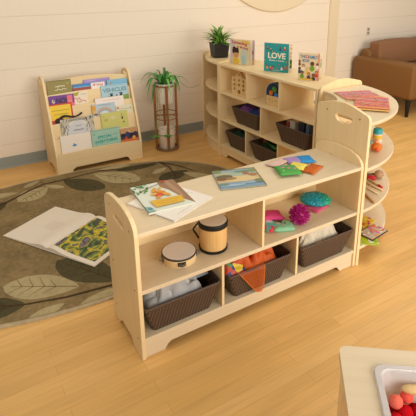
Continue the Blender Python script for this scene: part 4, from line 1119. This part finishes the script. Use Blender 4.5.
jr = thing('shaker_jar', 'clear toy jar with teal lid and yellow filling on the corner shelf second board', 'jar', (1.632, .272, .5505))
bm = BM(); lathe(bm, [(0, 0), (.025, 0), (.027, .004), (.027, .05), (.022, .054), (0, .054)], 24); finish(bm, 'jar_body', paint('#e6ddcf', .25, .5), jr, smooth=True, auto=40)
bm = BM(); lathe(bm, [(.0272, .022), (.0278, .024), (.0278, .044), (.0272, .046)], 24); finish(bm, 'filling', paint('#e8b53a', .4), jr, smooth=True)
bm = BM(); lathe(bm, [(0, .084), (.022, .083), (.026, .078), (.028, .056), (.0285, .0545), (0, .0545)], 24); finish(bm, 'lid', paint('#2f9fa6', .4), jr, smooth=True, auto=40)
tg = thing('orange_toy', 'orange rubber squeeze toy with teal trim on the corner shelf second board', 'toy', (1.505, .168, .5505))
bm = BM(); blob(bm, (0, 0, .024), (.030, .030, .024), 3, disp=lambda n_: 1+.08*math.sin(math.atan2(n_.y, n_.x)*6)); finish(bm, 'body', paint('#e07a2a', .4), tg, smooth=True)
bm = BM(); blob(bm, (.012, .012, .05), .016, 2); finish(bm, 'head', paint('#e6a070', .4), tg, smooth=True)
bm = BM(); blob(bm, (.036, .028, .04), .010, 2); blob(bm, (-.015, .03, .048), .009, 2); finish(bm, 'trim', paint('#4fb0b4', .4), tg, smooth=True)
bm = BM(); blob(bm, (-.018, -.016, .02), .012, 2); finish(bm, 'foot', paint('#d9502a', .4), tg, smooth=True)
ml = thing('mallet', 'dark wooden mallet with maroon head leaning behind the teal lidded jar', 'mallet', (1.46, .33, .551))
bm = BM(); tube(bm, [(0, 0, .006), (.15, .012, .07), (.30, .025, .125)], .0065, 8); finish(bm, 'handle', paint('#6d4630', .5), ml, smooth=True)
bm = BM(); tube(bm, [(.185, .015, .083), (.20, .0165, .0885), (.245, .020, .105), (.255, .021, .108)], [.008, .0115, .0115, .008], 10); finish(bm, 'grip', paint('#8f1f2c', .5), ml, smooth=True)
mr_ = thing('maraca', 'brown wooden maraca lying on the corner shelf third board', 'maraca', (1.66, .255, .3125))
bm = BM(); blob(bm, (0, 0, .026), (.032, .027, .026), 3); finish(bm, 'head', paint('#b08a66', .45, .3, .15, 25), mr_, smooth=True)
bm = BM(); tube(bm, [(-.02, .02, .024), (-.07, .06, .016), (-.11, .095, .011), (-.125, .105, .011)], [.008, .0065, .0065, .009], 8); finish(bm, 'handle', paint('#6d4a33', .5), mr_, smooth=True)
def stick(name, label, p0, p1, r0, h, tipcol=None, z=.3125, knob=None, cat='stick'):
    t_ = thing(name, label, cat, (p0[0], p0[1], z)); d = Vector((p1[0]-p0[0], p1[1]-p0[1], 0))
    bm = BM(); tube(bm, [(0, 0, r0), tuple(d*.5+Vector((0, 0, r0))), tuple(d+Vector((0, 0, r0)))], r0, 8); finish(bm, 'shaft', paint(h, .5, .3, .1, 40), t_, smooth=True)
    if tipcol:
        dn = d.normalized()
        bm = BM(); tube(bm, [tuple(d-dn*.028+Vector((0, 0, r0))), tuple(d-dn*.02+Vector((0, 0, r0))), tuple(d+dn*.006+Vector((0, 0, r0)))], [r0*1.1, r0*1.6, r0*1.2], 8); finish(bm, 'tip', paint(tipcol, .4), t_, smooth=True)
    if knob:
        bm = BM(); blob(bm, (0, 0, r0*1.2+.002), r0*1.7, 2); finish(bm, 'knob', paint(knob, .5), t_, smooth=True)
    return t_
stick('rhythm_stick', 'pale drumstick with red tip lying beside the maraca', (1.60, .33), (1.562, .150), .006, '#c9a878', tipcol='#c4202c')
stick('rhythm_stick', 'plain pale rhythm stick lying between the red tipped stick and the knobbed one', (1.54, .30), (1.535, .118), .0065, '#dcc08e')
stick('rhythm_stick', 'thin cream rhythm stick lying nearest the end panel', (1.492, .28), (1.480, .10), .005, '#e2cba0')
stick('rhythm_stick', 'tan rhythm stick with a brown knob lying at the front of the third board', (1.425, .175), (1.376, .040), .0065, '#c39a62', knob='#6d4226')
rs = thing('hand_bell', 'red handled bell lying on the corner shelf behind the sticks', 'bell', (1.585, .285, .3125))
bm = BM(); tube(bm, [(0, 0, .013), (.012, -.012, .013), (.03, -.035, .013), (.036, -.042, .013)], [.009, .013, .013, .009], 10); finish(bm, 'handle', paint('#c01f2e', .4), rs, smooth=True)
bm = BM(); tube(bm, [(0, 0, .013), (-.012, .012, .013), (-.03, .03, .016)], [.009, .012, .018], 12); finish(bm, 'bell_cup', paint('#d9d2c6', .3), rs, smooth=True)
# bottom shelf cards / books
def cardart(seed, cols, base):
    def f(a):
        r = random.Random(seed); a.rect(.02, .02, .98, .98, base)
        for k in range(26): a.ell(r.random(), r.random(), .05+.07*r.random(), .05+.05*r.random(), r.choice(cols), 10)
    return f
cb = book('board_book', 'yellow and orange board book at the back of the lowest corner shelf', .115, .15, .008, '#e6c42c', cardart(1, ['#e6c42c', '#d9542c', '#e58a3a', '#c9406a', '#efd86a'], '#e6c42c'), group='board books on the lowest corner shelf')
put(cb, (1.385, .240, .0905), (.25, -.97, 0), (.97, .25, 0))
cb = book('board_book', 'lime green board book at the front of the lowest corner shelf', .120, .095, .007, '#b5c92c', cardart(2, ['#b5c92c', '#dcd8cc', '#c8d84a', '#8fa83a', '#e8e2d2'], '#b5c92c'), group='board books on the lowest corner shelf')
put(cb, (1.274, .048, .0905), (.75, -.66, 0), (.66, .75, 0))
cb = book('board_book', 'black edged board book with orange and green pictures on the lowest corner shelf', .095, .155, .008, '#26262a', cardart(3, ['#d9642c', '#3f8a5a', '#e06aa6', '#e8e2d2', '#e8743c', '#e89a5a', '#e8e2d2'], '#c9b8a0'), group='board books on the lowest corner shelf')
put(cb, (1.346, .105, .0990), (.15, -.98, 0), (.98, .15, 0))

# ------------------------------------------------------------------ plant stand and spider plant
PX, PY = 1.145, 2.195
st = thing('plant_stand', 'tall round brown wooden plant stand with four rods against the wall', 'plant stand', (PX, PY, 0))
RS = .094
for a in (254, 344, 74, 164):
    ca, sa = math.cos(math.radians(a)), math.sin(math.radians(a))
    bm = BM(); tube(bm, [(ca*RS, sa*RS, .012), (ca*RS, sa*RS, .592)], .0108, 10); finish(bm, 'post', STAND, st, smooth=True, auto=40)
for z in (.585, .335, .29):
    bm = BM(); pts = [(math.cos(2*PI*i/28)*(RS-.002), math.sin(2*PI*i/28)*(RS-.002), z) for i in range(28)]; tube(bm, pts, .0065 if z > .5 else .0042, 6, closed=True); finish(bm, 'ring', STAND, st, smooth=True)
bm = BM(); lathe(bm, [(0, 0), (RS+.008, 0), (RS+.012, .004), (RS+.012, .018), (RS+.004, .019), (RS-.002, .010), (0, .010)], 36); finish(bm, 'tray', paint('#8a6a4a', .5, .3, .1, 30), st, smooth=True, auto=40)
POTW = paint('#efe4d3', .5, .3, .03, 20)
lp = thing('white_planter', 'empty cream planter standing on the lower tray of the plant stand', 'planter', (PX, PY, .0105))
bm = BM(); lathe(bm, [(0, 0), (.066, 0), (.070, .006), (.076, .17), (.078, .178), (.074, .18), (.070, .17), (.064, .012), (0, .012)], 36); finish(bm, 'pot_body', POTW, lp, smooth=True, auto=40)
bm = BM(); lathe(bm, [(.0772, .135), (.080, .137), (.0805, .145), (.0778, .147)], 36); finish(bm, 'pot_band', POTW, lp, smooth=True)
pl = thing('spider_plant', 'spider plant with long arching leaves in a cream pot atop the stand', 'plant', (PX, PY, .425))
bm = BM(); lathe(bm, [(0, 0), (.066, 0), (.07, .006), (.077, .155), (.0805, .166), (.0805, .176), (.077, .178), (.074, .165), (.066, .012), (0, .012)], 36); finish(bm, 'pot_body', POTW, pl, smooth=True, auto=40)
bm = BM(); lathe(bm, [(0, .15), (.0725, .15), (.0725, .158), (0, .158)], 24); finish(bm, 'soil', paint('#3a2f22', .95), pl)
SG = [paint('#4f9440', .45, .35, .25, 25), paint('#6aae4f', .45, .35, .2, 25), paint('#3b7833', .45, .35, .2, 25)]
rl = random.Random(77)
def arch_leaf(a, reach, rise, drop, w, mi):
    bm = BM(); pts = []
    for i in range(10):
        s = i/9
        r_ = .02+reach*s**.9; z = .155+rise*math.sin(min(1, s*1.15)*PI*.62)*1.0-drop*s**3
        pts.append((math.cos(a+.12*s)*r_, math.sin(a+.12*s)*r_, z))
    leafblade(bm, pts, w, mi=0, fold=.25)
    o = finish(bm, 'leaf', SG[mi], pl, smooth=True)
for k in range(17):
    a = 2*PI*k/17+rl.uniform(-.14, .14)
    arch_leaf(a, rl.uniform(.12, .21), rl.uniform(.08, .13), rl.uniform(.05, .20), rl.uniform(.013, .018), rl.randrange(3))
for k in range(5):
    arch_leaf(rl.random()*2*PI, rl.uniform(.04, .09), rl.uniform(.10, .15), 0.0, rl.uniform(.011, .015), rl.randrange(3))
def runner(pts, plant=True, seed=0):
    bm = BM(); tube(bm, pts, .0018, 6); ro_ = finish(bm, 'runner', paint('#7d9a4e', .5), pl, smooth=True)
    if plant:
        rr2 = random.Random(seed); e = Vector(pts[-1])
        for k in range(7):
            a = 2*PI*k/7+rr2.random()*.4; ln = rr2.uniform(.045, .08); bm = BM()
            leafblade(bm, [tuple(e+Vector((math.cos(a)*ln*s, math.sin(a)*ln*s, .02*math.sin(s*2.2)-.012*s))) for s in (0, .33, .66, 1)], .009); finish(bm, 'plantlet_leaf', SG[k % 3], ro_, smooth=True)
runner([(-.06, -.06, .175), (-.11, -.08, .12), (-.115, -.085, 0), (-.13, -.10, -.10), (-.155, -.12, -.19), (-.16, -.125, -.26)], True, 1)
runner([(-.05, -.07, .175), (-.10, -.10, .1), (-.10, -.105, -.05), (-.115, -.11, -.12), (-.175, -.13, -.20), (-.185, -.13, -.24)], False)
runner([(0, -.09, .175), (.0, -.115, .1), (-.04, -.12, -.10), (-.055, -.125, -.22), (-.05, -.125, -.275)], True, 3)
runner([(.07, -.02, .175), (.14, -.03, .17), (.2, -.03, .12), (.27, -.03, .11), (.33, -.02, .125)], False)

# ------------------------------------------------------------------ sofa
so = thing('sofa', 'brown upholstered sofa with black tapered legs against the wall', 'sofa', (3.72, 1.58, 0))
LEA = paint('#80592f', .6, .28, .06, 60, .12, 'brown_upholstery'); LEA2 = paint('#8a6141', .6, .28, .06, 60, .12)
def soft(nm, x0, x1, y0, y1, z0, z1, bev, mat=LEA, puff=0):
    bm = BM(); box(bm, x0, x1, y0, y1, z0, z1)
    if puff:
        bmesh.ops.subdivide_edges(bm, edges=bm.edges[:], cuts=7, use_grid_fill=True)
        cx, cz, cy = (x0+x1)/2, (z0+z1)/2, (y0+y1)/2
        for v in bm.verts:
            u = (v.co.x-cx)/((x1-x0)/2); w = (v.co.z-cz)/((z1-z0)/2); q_ = (v.co.y-cy)/((y1-y0)/2)
            v.co.y += math.copysign(puff*(1-u*u)*(1-w*w), q_) if abs(q_) > .9 else 0
            v.co.z += (.018*(1-u*u)) if w > .9 else 0
            v.co += Vector((0, .006*noise.noise(v.co*9), .004*noise.noise(v.co*7)))
    return finish(bm, nm, mat, so, smooth=True, bevel=bev, seg=5)
SWD = 1.75
for x in (0, SWD-.2): soft('arm', x, x+.2, .0, .86, .205, .578, .035)
soft('base', .2, SWD-.2, .03, .84, .205, .36, .02)
soft('back_frame', .10, SWD-.10, .70, .862, .36, .655, .04)
for k in range(2):
    x = .2+k*(SWD-.4)/2; soft('seat_cushion', x+.002, x+(SWD-.4)/2-.002, .0, .66, .362, .47, .03, LEA2)
for k in range(2):
    x = .13+k*(SWD-.26)/2; soft('back_cushion', x+.002, x+(SWD-.26)/2-.002, .585, .74, .475, .745, .045, LEA2, puff=.03)
for x, y in ((.06, .07), (SWD-.06, .07), (.06, .79), (SWD-.06, .79)):
    bm = BM(); lathe(bm, [(0, 0), (.016, 0), (.018, .004), (.034, .205), (0, .205)], 20, c=(x, y, 0)); finish(bm, 'leg', paint('#211d1b', .4), so, smooth=True, auto=40)

# ------------------------------------------------------------------ sensory table with tub of pompoms
TZ = .50
TC = Vector((.318, -.732)); ta = math.radians(-39)
tt = thing('sensory_table', 'pale maple sensory table with a white tub sunk in its top', 'table', (TC.x, TC.y, 0), ta)
# local x = along the far edge, local y = -towards the camera
TX, TY = .66, .62
def rrect(x0, y0, x1, y1, r, n=6):
    return arc((x1-r, y1-r), r, 0, 90, n)+arc((x0+r, y1-r), r, 90, 180, n)+arc((x0+r, y0+r), r, 180, 270, n)+arc((x1-r, y0+r), r, 270, 360, n)
hx0, hy0, hx1, hy1 = .088, -.068, .088+.42, -.068-.38
bm = BM(); prism(bm, rrect(0, -TY, TX, 0, .022), 'xy', TZ-.025, TZ, holes=[rrect(hx0+.007, hy1+.007, hx1-.007, hy0-.007, .024)]); finish(bm, 'tabletop', MW_LIT['x'], tt, bevel=.004)
bm = BM()
box(bm, .02, TX-.02, -.038, -.02, TZ-.10, TZ-.0255); box(bm, .02, TX-.02, -TY+.02, -TY+.038, TZ-.10, TZ-.0255); box(bm, .02, .038, -TY+.038, -.038, TZ-.10, TZ-.0255); box(bm, TX-.038, TX-.02, -TY+.038, -.038, TZ-.10, TZ-.0255)
finish(bm, 'apron', MW['x'], tt)
for x, y in ((.01, -.06), (TX-.06, -.06), (.01, -TY+.01), (TX-.06, -TY+.01)):
    bm = BM(); box(bm, x, x+.05, y, y+.05, 0, TZ-.0255); finish(bm, 'leg', MW['z'], tt, bevel=.006)
tub = thing('plastic_tub', 'translucent white plastic tub set into the sensory table, holding pompoms', 'tub', (TC.x, TC.y, 0), ta)
TUB = paint('#f3ece8', .3, .45)
nt, N, L, b = nodes_of(TUB); b.inputs['Transmission Weight'].default_value = .55; b.inputs['Subsurface Weight'].default_value = 0
bm = BM()
def rl_(g, z, r=.03): return [bm.verts.new((p[0], p[1], z)) for p in rrect(hx0+g, hy1+g, hx1-g, hy0-g, r)]
LL = [rl_(.009, TZ-.022), rl_(.022, TZ-.145), rl_(.0245, TZ-.1425), rl_(.0115, TZ+.004), rl_(.009, TZ+.0075), rl_(-.004, TZ+.0075), rl_(-.007, TZ+.004), rl_(-.007, TZ+.0005), rl_(.0085, TZ+.0005)]
order = [LL[1], LL[0], LL[8], LL[7], LL[6], LL[5], LL[4], LL[3], LL[2]]
for A_, B_ in zip(order, order[1:]):
    n = len(A_)
    for i in range(n): bm.faces.new([A_[i], A_[(i+1) % n], B_[(i+1) % n], B_[i]])
bm.faces.new(LL[1]); bm.faces.new(LL[2])
finish(bm, 'tub_body', TUB, tub, smooth=True, auto=35)
TBM = Matrix.Translation((TC.x, TC.y, 0)) @ Matrix.Rotation(ta, 4, 'Z')
def pom(label, p, r, col, hide=False):
    bm = BM()
    blob(bm, (0, 0, 0), r, 4, disp=lambda n_: 1+.07*noise.noise(n_*11+Vector(p)*50)+.05*noise.noise(n_*24))
    o = finish(bm, 'pompom', paint(col, .95, .03, .12, 160, .6), smooth=True, loc=p); tag(o, label, 'pompom', 'pompoms in the tub')
zb = TZ-.142
def tw(x, y, z):
    p = TBM @ Vector((x, y, z)); return (p.x, p.y, p.z)
PC = [((.135, -.128, .452), .0175, '#e8705c', 'salmon pompom nearest the tub wall, beside a coral one'), ((.167, -.108, .450), .0165, '#ea5f4e', 'coral pompom at the back of the tub by the wooden scoop')]
for p_, r_, c, lb in PC: pom(lb, tw(*p_), r_, c)
for p_, r_, lb in (((.158, -.142, .430), .021, 'deep red pompom just in front of the two pale pompoms'), ((.130, -.162, .428), .019, 'red pompom by the left tub wall, in front of the salmon one'), ((.197, -.138, .432), .020, 'red pompom to the right of the deep red one, under the scoop'), ((.180, -.178, .430), .020, 'crimson pompom nearest the camera in the tub')):
    pom(lb, tw(*p_), r_, '#c4161f')
rp = random.Random(8)
k = 0
for ix in range(7):
    for iy in range(6):
        lx, ly_ = hx0+.052+ix*.047+rp.uniform(-.006, .006), hy0-.058-iy*.048+rp.uniform(-.006, .006)
        w = TBM @ Vector((lx, ly_, 0))
        if w.x > .78 or (w.x-.40)**2+(w.y+.93)**2 > .17**2: continue
        [pom('red pompom in the lower layers of the tub', (w.x+.004*q_, w.y-.003*q_, zb+.0225+.036*q_), .021, '#b8141d') for q_ in (0, 1)]
scp = thing('wooden_scoop', 'pale wooden scoop resting on the pompoms in the tub', 'scoop', tw(.292, -.104, .458), ta+PI)
bm = BM(); tube(bm, [(-.02, 0, .012), (0, 0, .014), (.05, 0, .016), (.09, 0, .018)], [.006, .0095, .008, .008], 10); finish(bm, 'handle', TOYWOOD, scp, smooth=True)
bm = BM(); blob(bm, (.11, 0, .014), (.030, .014, .012), 3); finish(bm, 'bowl', TOYWOOD, scp, smooth=True)

# ------------------------------------------------------------------ camera
f_px = 466.55; pit, yaw = .3170, .5691
cam = bpy.data.cameras.new('camera'); cam.sensor_width = 36; cam.sensor_fit = 'HORIZONTAL'
cam.lens = f_px*36/416; cam.shift_x = -22.876/416; cam.shift_y = -80.21/416; cam.clip_start = .02; cam.clip_end = 60
co = bpy.data.objects.new('camera', cam); COL.objects.link(co)
fw = Vector((math.sin(yaw)*math.cos(pit), math.cos(yaw)*math.cos(pit), -math.sin(pit))); rt = Vector((math.cos(yaw), -math.sin(yaw), 0)); up = rt.cross(fw)
m = Matrix((rt, up, -fw)).transposed().to_4x4(); m.translation = (-.5111, -1.4632, 1.4954); co.matrix_world = m
scene.camera = co

# ------------------------------------------------------------------ light
w = bpy.data.worlds.new('room_ambient'); scene.world = w; w.use_nodes = True
w.node_tree.nodes['Background'].inputs[0].default_value = (1.0, .93, .82, 1); w.node_tree.nodes['Background'].inputs[1].default_value = 0.36
def area(name, loc, target, sx, sy, power, col):
    l = bpy.data.lights.new(name, 'AREA'); l.shape = 'RECTANGLE'; l.size = sx; l.size_y = sy; l.energy = power; l.color = col
    o = bpy.data.objects.new(name, l); COL.objects.link(o); o.location = loc
    o.rotation_euler = (Vector(target)-Vector(loc)).to_track_quat('-Z', 'Y').to_euler(); return o
WARM = (1.0, .93, .83)
area('ceiling_lamp_near', (-0.5, 0.0, 2.6), (.9, .8, .4), 1.2, 1.2, 13.0, WARM)
area('ceiling_lamp_far', (.75, 1.15, 2.65), (.95, 1.15, 0), 1.2, 1.2, 3.0, WARM)
area('ceiling_lamp_right', (3.0, .3, 2.65), (2.8, .5, 0), 1.8, 1.2, 37.0, WARM)
area('front_fill', (1.5, -3.9, 1.55), (.9, .8, .4), 4.4, 2.1, 195.0, (1.0, .95, .88))  # unseen soft fill added behind the camera to brighten the shelf recesses

vs = scene.view_settings
vs.view_transform = 'Standard'; vs.look = 'None'; vs.gamma = 1; vs.exposure = 0.0
try: vs.use_curve_mapping = False
except Exception: pass
